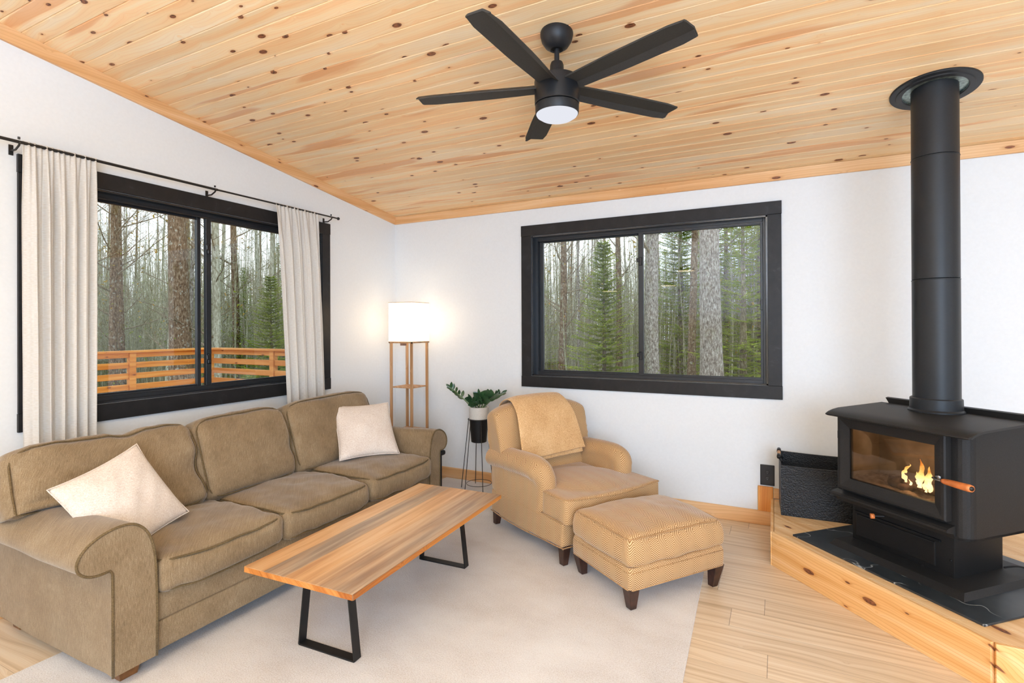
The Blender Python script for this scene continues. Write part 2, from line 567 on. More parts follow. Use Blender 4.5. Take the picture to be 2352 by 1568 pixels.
def woven():
    t = NT('black_woven_fibre')
    v = t.voro(t.scale(t.obj, 110, 110, 110), 1.0)
    d = v.outputs['Distance']
    col = t.ramp(d, [(0.1, lin(26, 25, 26)), (0.6, lin(10, 10, 11))])
    return t.done(t.bsdf(col, 0.5, t.bump(t.math('SUBTRACT', 1.0, d), 0.6, 0.004), 0.5))


M['woven'] = woven()


def bark(name, dark, mid, light, lich=0.5, sc=1.0):
    t = NT(name)
    x, y, z = t.sep(t.obj)
    v = t.comb(t.math('MULTIPLY', x, 30 * sc), t.math('MULTIPLY', y, 30 * sc), t.math('MULTIPLY', z, 11 * sc))
    a = t.noise(v, 1.0, 4, 0.7)
    s = t.noise(t.scale(t.obj, 9, 9, 7), 1.6, 4, 0.7)
    col = t.ramp(a, [(0.34, lin(*dark)), (0.52, lin(*mid)), (0.68, lin(*light))])
    col = t.mix(t.math('MULTIPLY', t.ramp(s, [(0.58, 0.0), (0.63, 1.0)]), lich), col, lin(206, 212, 200))
    mo = t.noise(t.scale(t.obj, 1, 1, 0.6), 2.6, 3)
    col = t.mix(t.math('MULTIPLY', t.ramp(mo, [(0.58, 0.0), (0.7, 1.0)]), 0.45), col, lin(112, 104, 46))
    return t.done(t.bsdf(col, 0.9, t.bump(a, 0.9, 0.03), 0.1))


M['bark_brown'] = bark('brown_lichened_bark', (92, 72, 56), (136, 114, 92), (180, 164, 142), 0.6)
M['bark_grey'] = bark('grey_scaly_bark', (92, 82, 76), (164, 156, 148), (222, 222, 218), 0.45, 1.3)
M['bark_pale'] = bark('pale_aspen_bark', (136, 132, 112), (188, 188, 168), (226, 230, 216), 0.5)
M['twig'] = bark('twig_bark', (110, 96, 78), (156, 144, 122), (194, 186, 166), 0.2)


def foliage(name, dark, mid, light, sc=2.2):
    t = NT(name)
    a = t.noise(t.obj, sc, 3, 0.6)
    b = t.noise(t.obj, 40, 2, 0.6)
    f = t.math('ADD', t.math('MULTIPLY', a, 0.5), t.math('MULTIPLY', b, 0.5))
    col = t.ramp(f, [(0.36, lin(*dark)), (0.5, lin(*mid)), (0.64, lin(*light))])
    d = t.n('ShaderNodeBsdfDiffuse')
    t.link(col, d.inputs[0])
    tl = t.n('ShaderNodeBsdfTranslucent')
    t.link(col, tl.inputs[0])
    mx = t.n('ShaderNodeMixShader')
    mx.inputs[0].default_value = 0.35
    t.link(d.outputs[0], mx.inputs[1])
    t.link(tl.outputs[0], mx.inputs[2])
    return t.done(mx.outputs[0])


M['spruce'] = foliage('spruce_needles', (100, 124, 40), (164, 186, 66), (212, 220, 104))
M['budleaf'] = foliage('budding_leaves', (150, 130, 60), (190, 168, 84), (206, 150, 80))
M['thicket'] = bark('thicket_bark', (128, 122, 92), (178, 178, 148), (218, 222, 200), 0.3)
M['under'] = foliage('undergrowth', (92, 112, 36), (140, 160, 56), (180, 190, 80))

# ------------------------------------------------------------------ object helpers
W = {}


def thing(name, label, cat, loc=(0, 0, 0), rotz=0.0, group=None, kind=None):
    o = bpy.data.objects.new(name, None)
    o.empty_display_size = 0.1
    COL.objects.link(o)
    o.location = loc
    o.rotation_euler = (0, 0, rotz)
    if kind:
        o['kind'] = kind
    else:
        o['category'] = cat
    if label:
        o['label'] = label
    if group:
        o['group'] = group
    W[o.name] = Matrix.Translation(Vector(loc)) @ Matrix.Rotation(rotz, 4, 'Z')
    return o


def obj(name, bm, mat, parent=None, local=False, smooth=False, label=None, mods=None, auto=None):
    """link a bmesh as one object. World-space geometry is moved into the parent's frame unless local."""
    if parent is not None and not local:
        bm.transform(W[parent.name].inverted())
    bmesh.ops.recalc_face_normals(bm, faces=bm.faces[:])
    me = bpy.data.meshes.new(name)
    bm.to_mesh(me)
    bm.free()
    if smooth:
        for p in me.polygons:
            p.use_smooth = True
        if auto:
            try:
                me.set_sharp_from_angle(angle=radians(auto))
            except Exception:
                pass
    me.materials.append(mat)
    o = bpy.data.objects.new(name, me)
    COL.objects.link(o)
    if parent is not None:
        o.parent = parent
        W[o.name] = W[parent.name]
    else:
        W[o.name] = Matrix.Identity(4)
    if label:
        o['label'] = label
    for (typ, kw) in (mods or []):
        md = o.modifiers.new(typ.lower(), typ)
        for k, v in kw.items():
            setattr(md, k, v)
    return o


def rebase(o, loc):
    """give a parentless mesh built in world coordinates an origin at loc"""
    o.data.transform(Matrix.Translation(-Vector(loc)))
    o.location = loc
    W[o.name] = Matrix.Translation(Vector(loc))
    return o


def tag(o, label, cat, group=None):
    o['label'] = label
    o['category'] = cat
    if group:
        o['group'] = group
    return o


def struct(name, bm, mat, **kw):
    o = obj(name, bm, mat, None, **kw)
    o['kind'] = 'structure'
    return o


def B():
    return bmesh.new()


def bx(bm, x0, x1, y0, y1, z0, z1, mat=None, bevel=0.0, seg=2):
    r = bmesh.ops.create_cube(bm, size=1.0)
    vs = r['verts']
    for v in vs:
        v.co = Vector((x0 + (v.co.x + .5) * (x1 - x0), y0 + (v.co.y + .5) * (y1 - y0), z0 + (v.co.z + .5) * (z1 - z0)))
    if bevel > 0:
        es = list({e for v in vs for e in v.link_edges})
        rb = bmesh.ops.bevel(bm, geom=es, offset=bevel, segments=seg, profile=0.5, affect='EDGES', clamp_overlap=True)
        vs = list({v for f in rb['faces'] for v in f.verts} | {v for v in vs if v.is_valid})
    if mat is not None:
        bmesh.ops.transform(bm, matrix=mat, verts=[v for v in vs if v.is_valid])
    return vs


def rotbox(bm, c, size, rot, bevel=0.0):
    """box of size centred on c with a 3x3 rotation"""
    m = Matrix.Translation(Vector(c)) @ rot.to_4x4()
    hx, hy, hz = [s / 2 for s in size]
    return bx(bm, -hx, hx, -hy, hy, -hz, hz, mat=m, bevel=bevel)


def tube(bm, pts, r, n=8, cap=True, closed=False):
    """tube along pts; r a number or a list"""
    pts = [Vector(p) for p in pts]
    rs = r if isinstance(r, (list, tuple)) else [r] * len(pts)
    rings = []
    prev = None
    N = len(pts)
    for i, p in enumerate(pts):
        if closed:
            d = pts[(i + 1) % N] - pts[i - 1]
        else:
            d = pts[min(i + 1, N - 1)] - pts[max(i - 1, 0)]
        if d.length < 1e-9:
            d = Vector((0, 0, 1))
        d.normalize()
        if prev is None:
            a = Vector((0, 0, 1)) if abs(d.z) < 0.9 else Vector((1, 0, 0))
            s = d.cross(a).normalized()
        else:
            s = (prev - d * prev.dot(d))
            if s.length < 1e-6:
                s = d.orthogonal()
            s.normalize()
        prev = s
        u = d.cross(s)
        rings.append([bm.verts.new(p + (s * cos(2 * pi * k / n) + u * sin(2 * pi * k / n)) * rs[i]) for k in range(n)])
    m = N if closed else N - 1
    for i in range(m):
        a, b = rings[i], rings[(i + 1) % N]
        for k in range(n):
            bm.faces.new((a[k], a[(k + 1) % n], b[(k + 1) % n], b[k]))
    if cap and not closed:
        bm.faces.new(rings[0][::-1])
        bm.faces.new(rings[-1])
    return rings


def lathe(bm, prof, c, n=40, cap0=True, cap1=True, mat=None):
    """prof: list of (r, z)"""
    rings = []
    for r, z in prof:
        rings.append([bm.verts.new(Vector((c[0] + r * cos(2 * pi * k / n), c[1] + r * sin(2 * pi * k / n), c[2] + z))) for k in range(n)])
    for a, b in zip(rings, rings[1:]):
        for k in range(n):
            bm.faces.new((a[k], a[(k + 1) % n], b[(k + 1) % n], b[k]))
    if cap0:
        bm.faces.new(rings[0][::-1])
    if cap1:
        bm.faces.new(rings[-1])
    if mat is not None:
        bmesh.ops.transform(bm, matrix=mat, verts=[v for g in rings for v in g])
    return rings


def prism(bm, poly, fn0, fn1):
    """close prism from a 2D polygon: fn0(p), fn1(p) give the 3D points of both ends"""
    a = [bm.verts.new(fn0(p)) for p in poly]
    b = [bm.verts.new(fn1(p)) for p in poly]
    n = len(poly)
    for k in range(n):
        bm.faces.new((a[k], a[(k + 1) % n], b[(k + 1) % n], b[k]))
    bm.faces.new(a[::-1])
    bm.faces.new(b)


def smoothpoly(pts, n=4):
    """closed Catmull-Rom through 2D/3D points"""
    P = [Vector(p) for p in pts]
    out = []
    N = len(P)
    for i in range(N):
        p0, p1, p2, p3 = P[i - 1], P[i], P[(i + 1) % N], P[(i + 2) % N]
        for k in range(n):
            t = k / n
            out.append(0.5 * ((2 * p1) + (-p0 + p2) * t + (2 * p0 - 5 * p1 + 4 * p2 - p3) * t * t + (-p0 + 3 * p1 - 3 * p2 + p3) * t ** 3))
    return out


def smoothline(pts, n=6):
    P = [Vector(p) for p in pts]
    out = []
    N = len(P)
    for i in range(N - 1):
        p0, p1, p2, p3 = P[max(i - 1, 0)], P[i], P[i + 1], P[min(i + 2, N - 1)]
        for k in range(n):
            t = k / n
            out.append(0.5 * ((2 * p1) + (-p0 + p2) * t + (2 * p0 - 5 * p1 + 4 * p2 - p3) * t * t + (-p0 + 3 * p1 - 3 * p2 + p3) * t ** 3))
    out.append(P[-1])
    return out


# cushion: a rounded, crowned box in its own frame (x width, y depth, z height, centred)
def cushion(w, d, h, r=0.04, crown=0.03, side=0.012, nx=26, ny=26, nz=8, wr=0.004, seed=0, bottom=0.4, deform=None, soft=1.0):
    hw, hd, hh = w / 2, d / 2, h / 2

    def f(p):
        x, y, z = p
        q = Vector((max(-hw + r, min(hw - r, x)), max(-hd + r, min(hd - r, y)), max(-hh + r, min(hh - r, z))))
        v = Vector((x, y, z)) - q
        if v.length > 1e-9:
            v = v.normalized() * min(r, max(abs(v.x), abs(v.y), abs(v.z)))
        o = q + v
        a, b, c = x / hw, y / hd, z / hh
        cr = (1 - a * a) * (1 - b * b)
        cr = max(cr, 0) ** 0.6
        o.z += crown * cr * (c if c > 0 else c * bottom)
        o.x += side * (1 - b * b) * (1 - c * c) * a
        o.y += side * (1 - a * a) * (1 - c * c) * b
        s = Vector((seed * 7.1, seed * 3.3, 0))
        nn = mnoise.noise(Vector((x * 5, y * 9, z * 5)) + s) * wr * 1.8 + mnoise.noise(Vector((x * 17, y * 12, z * 9)) + s) * wr
        if o.length > 1e-6:
            o += Vector((a * 0.5, b * 0.5, c)) * nn
        if deform:
            o = deform(o, a, b, c)
        return o
    bm = B()
    vd = {}

    def vert(i, j, k):
        key = (i, j, k)
        if key not in vd:
            # denser spacing near the edges
            def sp(t, n):
                u = 2 * t / n - 1
                return math.copysign(1 - (1 - abs(u)) ** 1.35, u)
            vd[key] = bm.verts.new(f((sp(i, nx) * hw, sp(j, ny) * hd, (2 * k / nz - 1) * hh)))
        return vd[key]
    for i in range(nx):
        for j in range(ny):
            bm.faces.new((vert(i, j, 0), vert(i, j + 1, 0), vert(i + 1, j + 1, 0), vert(i + 1, j, 0)))
            bm.faces.new((vert(i, j, nz), vert(i + 1, j, nz), vert(i + 1, j + 1, nz), vert(i, j + 1, nz)))
    for k in range(nz):
        for i in range(nx):
            bm.faces.new((vert(i, 0, k), vert(i + 1, 0, k), vert(i + 1, 0, k + 1), vert(i, 0, k + 1)))
            bm.faces.new((vert(i, ny, k), vert(i, ny, k + 1), vert(i + 1, ny, k + 1), vert(i + 1, ny, k)))
        for j in range(ny):
            bm.faces.new((vert(0, j, k), vert(0, j, k + 1), vert(0, j + 1, k + 1), vert(0, j + 1, k)))
            bm.faces.new((vert(nx, j, k), vert(nx, j + 1, k), vert(nx, j + 1, k + 1), vert(nx, j, k + 1)))

    def loop(sign=1, out=0.0):
        """welt path round the upper (sign 1) or lower edge"""
        pts = []
        z = sign * (hh - r * 0.29)
        k = 0.71
        X, Y = hw - r + r * k, hd - r + r * k
        n = 18
        base = []
        for i in range(n):
            base.append((-X + 2 * X * i / n, -Y))
        for i in range(n):
            base.append((X, -Y + 2 * Y * i / n))
        for i in range(n):
            base.append((X - 2 * X * i / n, Y))
        for i in range(n):
            base.append((-X, Y - 2 * Y * i / n))
        for (x, y) in base:
            # round the corners
            ax_, ay_ = abs(x), abs(y)
            rr = r * 1.3
            cx, cy = X - rr, Y - rr
            if ax_ > cx and ay_ > cy:
                vx, vy = ax_ - cx, ay_ - cy
                L = sqrt(vx * vx + vy * vy)
                sxx, syy = cx + vx / L * rr, cy + vy / L * rr
                x, y = math.copysign(sxx, x), math.copysign(syy, y)
            o = Vector((x, y, z))
            a, b, c = x / hw, y / hd, z / hh
            cr = max((1 - a * a) * (1 - b * b), 0) ** 0.6
            o.z += crown * cr * (c if c > 0 else c * bottom)
            o.x += side * (1 - b * b) * (1 - c * c) * a
            o.y += side * (1 - a * a) * (1 - c * c) * b
            s = Vector((seed * 7.1, seed * 3.3, 0))
            nn = mnoise.noise(Vector((x * 5, y * 9, z * 5)) + s) * wr * 1.8 + mnoise.noise(Vector((x * 17, y * 12, z * 9)) + s) * wr
            o += Vector((a * 0.5, b * 0.5, c)) * nn
            if deform:
                o = deform(o, a, b, c)
            pts.append(o)
        return pts
    return bm, loop


def place(bm, mat):
    bm.transform(mat)
    return bm


def mat_from(c, xa, ya, za):
    return Matrix(((xa[0], ya[0], za[0], c[0]), (xa[1], ya[1], za[1], c[1]), (xa[2], ya[2], za[2], c[2]), (0, 0, 0, 1)))


# ================================================================== ROOM SHELL
WT = 0.16   # wall thickness


def wall_with_hole(name, fixed, axis, a0, a1, ztop, h0, h1, hz0, hz1):
    """axis 'x': wall at x=fixed (outside towards -x), runs along y; axis 'y': wall at y=fixed, runs along x. ztop(a)"""
    bm = B()

    def P(a, dep, z):
        return Vector((fixed - dep, a, z)) if axis == 'x' else Vector((a, fixed + dep, z))

    def slab(b0, b1, z0f, z1f):
        v = []
        for dep in (0, WT):
            v.append([bm.verts.new(P(b0, dep, z0f(b0))), bm.verts.new(P(b1, dep, z0f(b1))),
                      bm.verts.new(P(b1, dep, z1f(b1))), bm.verts.new(P(b0, dep, z1f(b0)))])
        a, b = v
        bm.faces.new(a)
        bm.faces.new(b[::-1])
        for k in range(4):
            bm.faces.new((a[k], a[(k + 1) % 4], b[(k + 1) % 4], b[k]))
    c0 = lambda z: (lambda a: z)
    slab(a0, h0, c0(0), ztop)
    slab(h1, a1, c0(0), ztop)
    slab(h0, h1, c0(0), c0(hz0))
    slab(h0, h1, c0(hz1), ztop)
    return struct(name, bm, M['wall'])


WZ0, WZ1 = 1.050, 2.333
LY0, LY1 = 1.420, 3.396     # left window opening
RX0, RX1 = -2.029, -0.075   # far window opening
wall_with_hole('wall_left', XL, 'x', YB, YF + WT, lambda y: ceil_z(min(y, YF)) + 0.02, LY0, LY1, WZ0, WZ1)
wall_with_hole('wall_far', YF, 'y', XL, XR + WT, lambda x: CZ + 0.02, RX0, RX1, WZ0, WZ1)

# right and rear walls stand behind and beside the viewer; each has an opening added for its fill light
bm = B()


def slopeslab(bm, x0, x1, y0, y1, z0, zf):
    vs = [bm.verts.new((x, y, z)) for x in (x0, x1) for y in (y0, y1) for z in (z0 if not callable(z0) else z0(y), zf(y))]
    a = vs
    for q in ((0, 1, 3, 2), (4, 6, 7, 5), (0, 4, 5, 1), (2, 3, 7, 6), (0, 2, 6, 4), (1, 5, 7, 3)):
        bm.faces.new([a[i] for i in q])


slopeslab(bm, XR, XR + WT, YB, -1.25, 0, ceil_z)
slopeslab(bm, XR, XR + WT, 1.85, YF, 0, ceil_z)
slopeslab(bm, XR, XR + WT, -1.25, 1.85, 0, lambda y: 0.35)
slopeslab(bm, XR, XR + WT, -1.25, 1.85, lambda y: 2.65, ceil_z)
struct('wall_right', bm, M['wall'])
bm = B()
slopeslab(bm, XL - WT, 0.65, YB - WT, YB, 0, ceil_z)
slopeslab(bm, 3.75, XR + WT, YB - WT, YB, 0, ceil_z)
slopeslab(bm, 0.65, 3.75, YB - WT, YB, 0, lambda y: 0.3)
slopeslab(bm, 0.65, 3.75, YB - WT, YB, lambda y: 2.75, ceil_z)
struct('wall_rear', bm, M['wall'])

# floor
bm = B()
bx(bm, XL - WT, XR + WT, YB - WT, YF + WT, -0.05, 0.0)
fl = struct('floor', bm, M['floor'])

# ceiling of grooved boards running along x
bm = B()
pitch = 0.0945
ys = []
j0 = math.floor((YB - WT) / pitch)
j1 = math.ceil((YF + WT) / pitch)
prof = []
for j in range(j0, j1):
    y0 = j * pitch
    prof += [(y0 + 0.0, 0.0045), (y0 + 0.004, 0.0), (y0 + pitch - 0.004, 0.0)]
prof.append((j1 * pitch, 0.0045))
prof = [p for p in prof if p[0] <= YF + WT]
low = [(bm.verts.new((XL - WT, y, ceil_z(y) + dz)), bm.verts.new((XR + WT, y, ceil_z(y) + dz))) for y, dz in prof]
top = [(bm.verts.new((XL - WT, y, ceil_z(y) + 0.12)), bm.verts.new((XR + WT, y, ceil_z(y) + 0.12))) for y, dz in prof]
for a, b in zip(low, low[1:]):
    bm.faces.new((a[0], b[0], b[1], a[1]))
for a, b in zip(top, top[1:]):
    bm.faces.new((a[0], a[1], b[1], b[0]))
for s in (0, 1):
    for a, b, c, d in zip(low, low[1:], top, top[1:]):
        bm.faces.new((a[s], b[s], d[s], c[s]))
bm.faces.new((low[0][0], low[0][1], top[0][1], top[0][0]))
bm.faces.new((low[-1][0], low[-1][1], top[-1][1], top[-1][0]))
struct('ceiling', bm, M['ceiling'])

# pine trim under the ceiling and baseboards
TB = 2.5806
bm = B()
bx(bm, XL + 0.002, XR, YF - 0.019, YF, TB, CZ + 0.001, bevel=0.002, seg=1)
t1 = struct('trim_1', bm, M['trim_x'])
bm = B()
pts = []
for y in (YB, YF - 0.019):
    for z in (TB + (YF - y) * SL, ceil_z(y) + 0.001):
        for x in (XL, XL + 0.019):
            pts.append(bm.verts.new((x, y, z)))
for q in ((0, 1, 3, 2), (4, 6, 7, 5), (0, 4, 5, 1), (2, 3, 7, 6), (0, 2, 6, 4), (1, 5, 7, 3)):
    bm.faces.new([pts[i] for i in q])
struct('trim_2', bm, M['trim_y'])
BBH = 0.107
bm = B()
bx(bm, XL + 0.02, -0.05, YF - 0.016, YF, 0, BBH, bevel=0.003, seg=1)
struct('baseboard_far', bm, M['trim_x'])
bm = B()
bx(bm, XL, XL + 0.016, YB, YF, 0, BBH, bevel=0.003, seg=1)
struct('baseboard_left', bm, M['trim_y'])
bm = B()
bx(bm, XR - 0.016, XR, YB, 1.9, 0, BBH)
struct('baseboard_right', bm, M['trim_y'])
# upright pine block and hearth wall board on the far wall
bm = B()
bx(bm, -0.150, -0.046, YF - 0.019, YF, BBH, 0.293, bevel=0.002, seg=1)
struct('trim_3', bm, M['trim_z'])
bm = B()
bx(bm, -0.044, 2.3, YF - 0.019, YF, 0.212, 0.285, bevel=0.002, seg=1)
struct('trim_4', bm, M['trim_x'])


# ================================================================== WINDOWS
def window(name, axis, fixed, o0, o1, g_edges, latch_end, cas0, cas1):
    """sliding window. casing outer span cas0..cas1, opening o0..o1; g_edges: (left lite 0,1, right lite 0,1)"""
    t = thing(name, None, None, kind='structure')

    def b(bm, a0, a1, d0, d1, z0, z1, bevel=0.0):
        if axis == 'x':
            bx(bm, fixed - d1, fixed - d0, a0, a1, z0, z1, bevel=bevel, seg=1)
        else:
            bx(bm, a0, a1, fixed + d0, fixed + d1, z0, z1, bevel=bevel, seg=1)
    # casing boards proud of the wall
    for (a0, a1, z0, z1, th) in ((cas0, cas1, WZ1, 2.4306, 0.019), (cas0, cas1, 0.9497, WZ0, 0.019),
                                 (cas0 + 0.002, o0, WZ0, WZ1, 0.017), (o1, cas1 - 0.002, WZ0, WZ1, 0.017)):
        bm = B()
        b(bm, a0, a1, -th, 0.0, z0 + 0.0005, z1 - 0.0005, 0.0015)
        obj('casing', bm, M['black_wood'], t)
    # jamb lining
    bm = B()
    e = 0.012
    b(bm, o0, o0 + e, 0, 0.075, WZ0, WZ1)
    b(bm, o1 - e, o1, 0, 0.075, WZ0, WZ1)
    b(bm, o0, o1, 0, 0.075, WZ1 - e, WZ1)
    b(bm, o0, o1, 0, 0.075, WZ0, WZ0 + e)
    obj('jamb', bm, M['black_gloss'], t)
    # outer frame
    bm = B()
    f = 0.034
    b(bm, o0, o0 + f, 0.06, 0.14, WZ0, WZ1, 0.002)
    b(bm, o1 - f, o1, 0.06, 0.14, WZ0, WZ1, 0.002)
    b(bm, o0 + f, o1 - f, 0.06, 0.14, WZ1 - f, WZ1, 0.002)
    b(bm, o0 + f, o1 - f, 0.06, 0.14, WZ0, WZ0 + f, 0.002)
    b(bm, o0 + f, o1 - f, 0.064, 0.072, WZ0 + f, WZ0 + f + 0.008)
    b(bm, o0 + f, o1 - f, 0.064, 0.072, WZ1 - f - 0.01, WZ1 - f)
    obj('frame', bm, M['black_vinyl'], t)
    l0, l1, r0, r1 = g_edges
    gz0, gz1 = 1.101, 2.278
    # two sashes: right one nearer the room, left one behind
    for k, (g0, g1, d0, out0, out1) in enumerate(((l0, l1, 0.10, o0 + f, l1 + 0.028), (r0, r1, 0.07, r0 - 0.040, o1 - f))):
        bm = B()
        za, zb = WZ0 + f, WZ1 - f
        b(bm, out0, g0, d0, d0 + 0.028, za, zb, 0.002)
        b(bm, g1, out1, d0, d0 + 0.028, za, zb, 0.002)
        b(bm, g0, g1, d0, d0 + 0.028, gz1, zb, 0.002)
        b(bm, g0, g1, d0, d0 + 0.028, za, gz0, 0.002)
        s = obj('sash', bm, M['black_vinyl'], t)
        bm = B()
        b(bm, g0 - 0.005, g1 + 0.005, d0 + 0.012, d0 + 0.016, gz0 - 0.005, gz1 + 0.005)
        p = obj('pane', bm, M['glass'], s, local=False)
    # latches on the meeting stile
    for zc in ((1.28, 2.07) if latch_end == 'mid' else (1.25, 2.05)):
        bm = B()
        c = r0 - 0.022
        b(bm, c - 0.012, c + 0.012, 0.056, 0.071, zc - 0.035, zc + 0.035, 0.004)
        b(bm, c - 0.028, c - 0.004, 0.044, 0.058, zc - 0.008, zc + 0.026, 0.004)
        obj('latch', bm, M['black_plastic'], t)
    if latch_end != 'mid':
        bm = B()
        c = (r1 + o1 - f) / 2
        b(bm, c - 0.010, c + 0.010, 0.063, 0.071, 1.62, 1.70, 0.003)
        obj('pull', bm, M['black_plastic'], t)
    return t


window('window_1', 'x', XL, LY0, LY1, (1.49, 2.345, 2.432, 3.33), 'mid', 1.3076, 3.4902)
window('window_2', 'y', YF, RX0, RX1, (-1.957, -1.072, -1.023, -0.127), 'end', -2.1284, 0.021)

# ================================================================== CURTAINS
rod_x = XL + 0.093
RZ = 2.472
t = thing('curtain_rod', 'thin black curtain rod on brackets above the left window', 'curtain rod', (rod_x, 2.4, RZ))
bm = B()
tube(bm, [(rod_x, 0.95, RZ), (rod_x, 2.37, RZ)], 0.0085, 12)
tube(bm, [(rod_x, 2.37, RZ), (rod_x, 3.50, RZ + 0.004)], 0.0065, 12)
obj('rod', bm, M['rod'], t, smooth=True, auto=40)
for yb in (1.285, 2.352, 3.425):
    bm = B()
    tube(bm, [(XL + 0.003, yb, RZ - 0.032), (XL + 0.055, yb, RZ - 0.034), (rod_x, yb, RZ - 0.018), (rod_x + 0.012, yb, RZ - 0.004)], 0.005, 8)
    tube(bm, [(rod_x, yb, RZ + 0.014), (rod_x, yb, RZ + 0.026)], 0.006, 8)
    bx(bm, XL, XL + 0.004, yb - 0.010, yb + 0.010, RZ - 0.055, RZ + 0.0, bevel=0.001, seg=1)
    obj('bracket', bm, M['rod'], t, smooth=True, auto=40)
bm = B()
lathe(bm, [(0.004, -0.012), (0.011, -0.008), (0.014, 0.0), (0.011, 0.008), (0.004, 0.012)], (0, 0, 0), 16,
      mat=Matrix.Translation((rod_x, 3.51, RZ + 0.004)) @ Matrix.Rotation(pi / 2, 4, 'X'))
obj('finial', bm, M['rod'], t, smooth=True)


def curtain(y0t, y1t, y0b, y1b, zb, folds, seed, label):
    bm = B()
    nu, nv = 150, 46
    rng = random.Random(seed)
    ph = [rng.uniform(0, 6.28) for _ in range(4)]
    grid = []
    for j in range(nv + 1):
        v = j / nv
        z = RZ + 0.012 + (zb - RZ - 0.012) * v
        row = []
        for i in range(nu + 1):
            u = i / nu
            yt = y0t + (y1t - y0t) * u
            yb_ = y0b + (y1b - y0b) * u
            e = v ** 0.7
            y = yt + (yb_ - yt) * e
            gather = 0.009 * sin(u * folds * 2.4 * 2 * pi + ph[0]) * math.exp(-v * 9)
            amp = 0.026 * min(1, v * 5 + 0.15)
            wv = sin(u * folds * 2 * pi + ph[1] + 0.8 * sin(u * 5 + ph[2])) + 0.35 * sin(u * folds * 4.3 * pi + ph[3] + v)
            x = rod_x + gather + amp * wv * 0.75 + 0.004 * mnoise.noise(Vector((u * 8, v * 5, seed)))
            if v < 0.03:
                x = rod_x + (x - rod_x) * 0.6
            y += 0.008 * sin(u * folds * 2 * pi + ph[1] + 1.2) * e
            row.append(bm.verts.new((x, y, z)))
        grid.append(row)
    for a, b in zip(grid, grid[1:]):
        for k in range(nu):
            bm.faces.new((a[k], a[k + 1], b[k + 1], b[k]))
    o = obj('curtain', bm, M['curtain'], None, smooth=True, mods=[('SOLIDIFY', dict(thickness=0.0012))])
    rebase(o, (rod_x, (y0t + y1t) / 2, zb))
    return tag(o, label, 'curtain', 'cream curtains at the left window')


curtain(1.298, 1.632, 1.318, 1.618, 0.42, 5.5, 3, 'sheer cream curtain hanging nearest the sofa end at the left side of the window')
curtain(2.848, 3.270, 2.965, 3.372, 0.50, 5.0, 8, 'sheer cream curtain hanging on the window side closest to the room corner')

# ================================================================== OUTLET
t = thing('outlet', 'black duplex wall outlet above the pine block beside the hearth', 'outlet', (-0.085, YF, 0.376))
bm = B()
bx(bm, -0.133, -0.036, YF - 0.007, YF, 0.300, 0.455, bevel=0.004)
obj('cover_plate', bm, M['black_plastic'], t)
for zc in (0.354, 0.400):
    bm = B()
    lathe(bm, [(0.0165, 0.0), (0.0165, 0.003), (0.015, 0.004)], (0, 0, 0), 20,
          mat=Matrix.Translation((-0.085, YF - 0.0065, zc)) @ Matrix.Rotation(pi / 2, 4, 'X'))
    s = obj('socket', bm, M['black_plastic'], t, smooth=True, auto=30)
    bm = B()
    bx(bm, -0.091, -0.089, YF - 0.0112, YF - 0.010, zc + 0.001, zc + 0.008)
    bx(bm, -0.082, -0.080, YF - 0.0112, YF - 0.010, zc + 0.001, zc + 0.009)
    bx(bm, -0.087, -0.083, YF - 0.0112, YF - 0.010, zc - 0.010, zc - 0.006)
    obj('slot', bm, M['steel'], s)

# ================================================================== RUG
RUGZ = 0.012
bm = B()
x0, x1, y0, y1 = -2.955, -0.385, 0.30, 4.375
nx_, ny_ = 60, 90
grid = [[bm.verts.new((x0 + (-0.369 - 0.0423 * (y0 + (y1 - y0) * j / ny_ - 2.286) - x0) * i / nx_, y0 + (y1 - y0) * j / ny_,
                       RUGZ + 0.0012 * mnoise.noise(Vector((i * .7, j * .7, 0))))) for i in range(nx_ + 1)] for j in range(ny_ + 1)]
for a, b in zip(grid, grid[1:]):
    for k in range(nx_):
        bm.faces.new((a[k], a[k + 1], b[k + 1], b[k]))
r = bmesh.ops.extrude_face_region(bm, geom=bm.faces[:])
for v in [g for g in r['geom'] if isinstance(g, bmesh.types.BMVert)]:
    v.co.z = 0.0005
o = obj('area_rug', bm, M['rug'], None, smooth=True, auto=50)
rebase(o, ((x0 + x1) / 2, (y0 + y1) / 2, 0))
tag(o, 'large plain beige pile rug on the plank floor under the sofa and coffee table', 'rug')

# ================================================================== SOFA
sofa = thing('sofa', 'long olive-brown three-seat rolled-arm sofa under the left window', 'sofa', (-2.95, 2.38, 0.0))
SFX = -2.435
SB = -3.47
# base rail
bm = B()
bx(bm, SB, -2.462, 1.22, 3.46, 0.075, 0.325, bevel=0.012)
bx(bm, -2.56, -2.452, 1.33, 3.39, 0.075, 0.205, bevel=0.010)
bx(bm, -2.56, -2.454, 1.33, 3.39, 0.207, 0.332, bevel=0.010)
obj('base', bm, M['sofa'], sofa, smooth=True, auto=40)
# back frame
bm = B()
bx(bm, -3.49, -3.30, 1.20, 3.49, 0.075, 0.80, bevel=0.04, seg=4)
obj('back_frame', bm, M['sofa'], sofa, smooth=True, auto=40)
# arms
arm_prof = [(1.352, 0.075), (1.354, 0.25), (1.353, 0.36), (1.350, 0.46), (1.340, 0.55), (1.315, 0.625), (1.270, 0.672), (1.215, 0.684),
            (1.150, 0.672), (1.092, 0.640), (1.060, 0.595), (1.062, 0.553), (1.092, 0.524), (1.130, 0.514), (1.172, 0.516),
            (1.181, 0.50), (1.182, 0.36), (1.182, 0.075)]


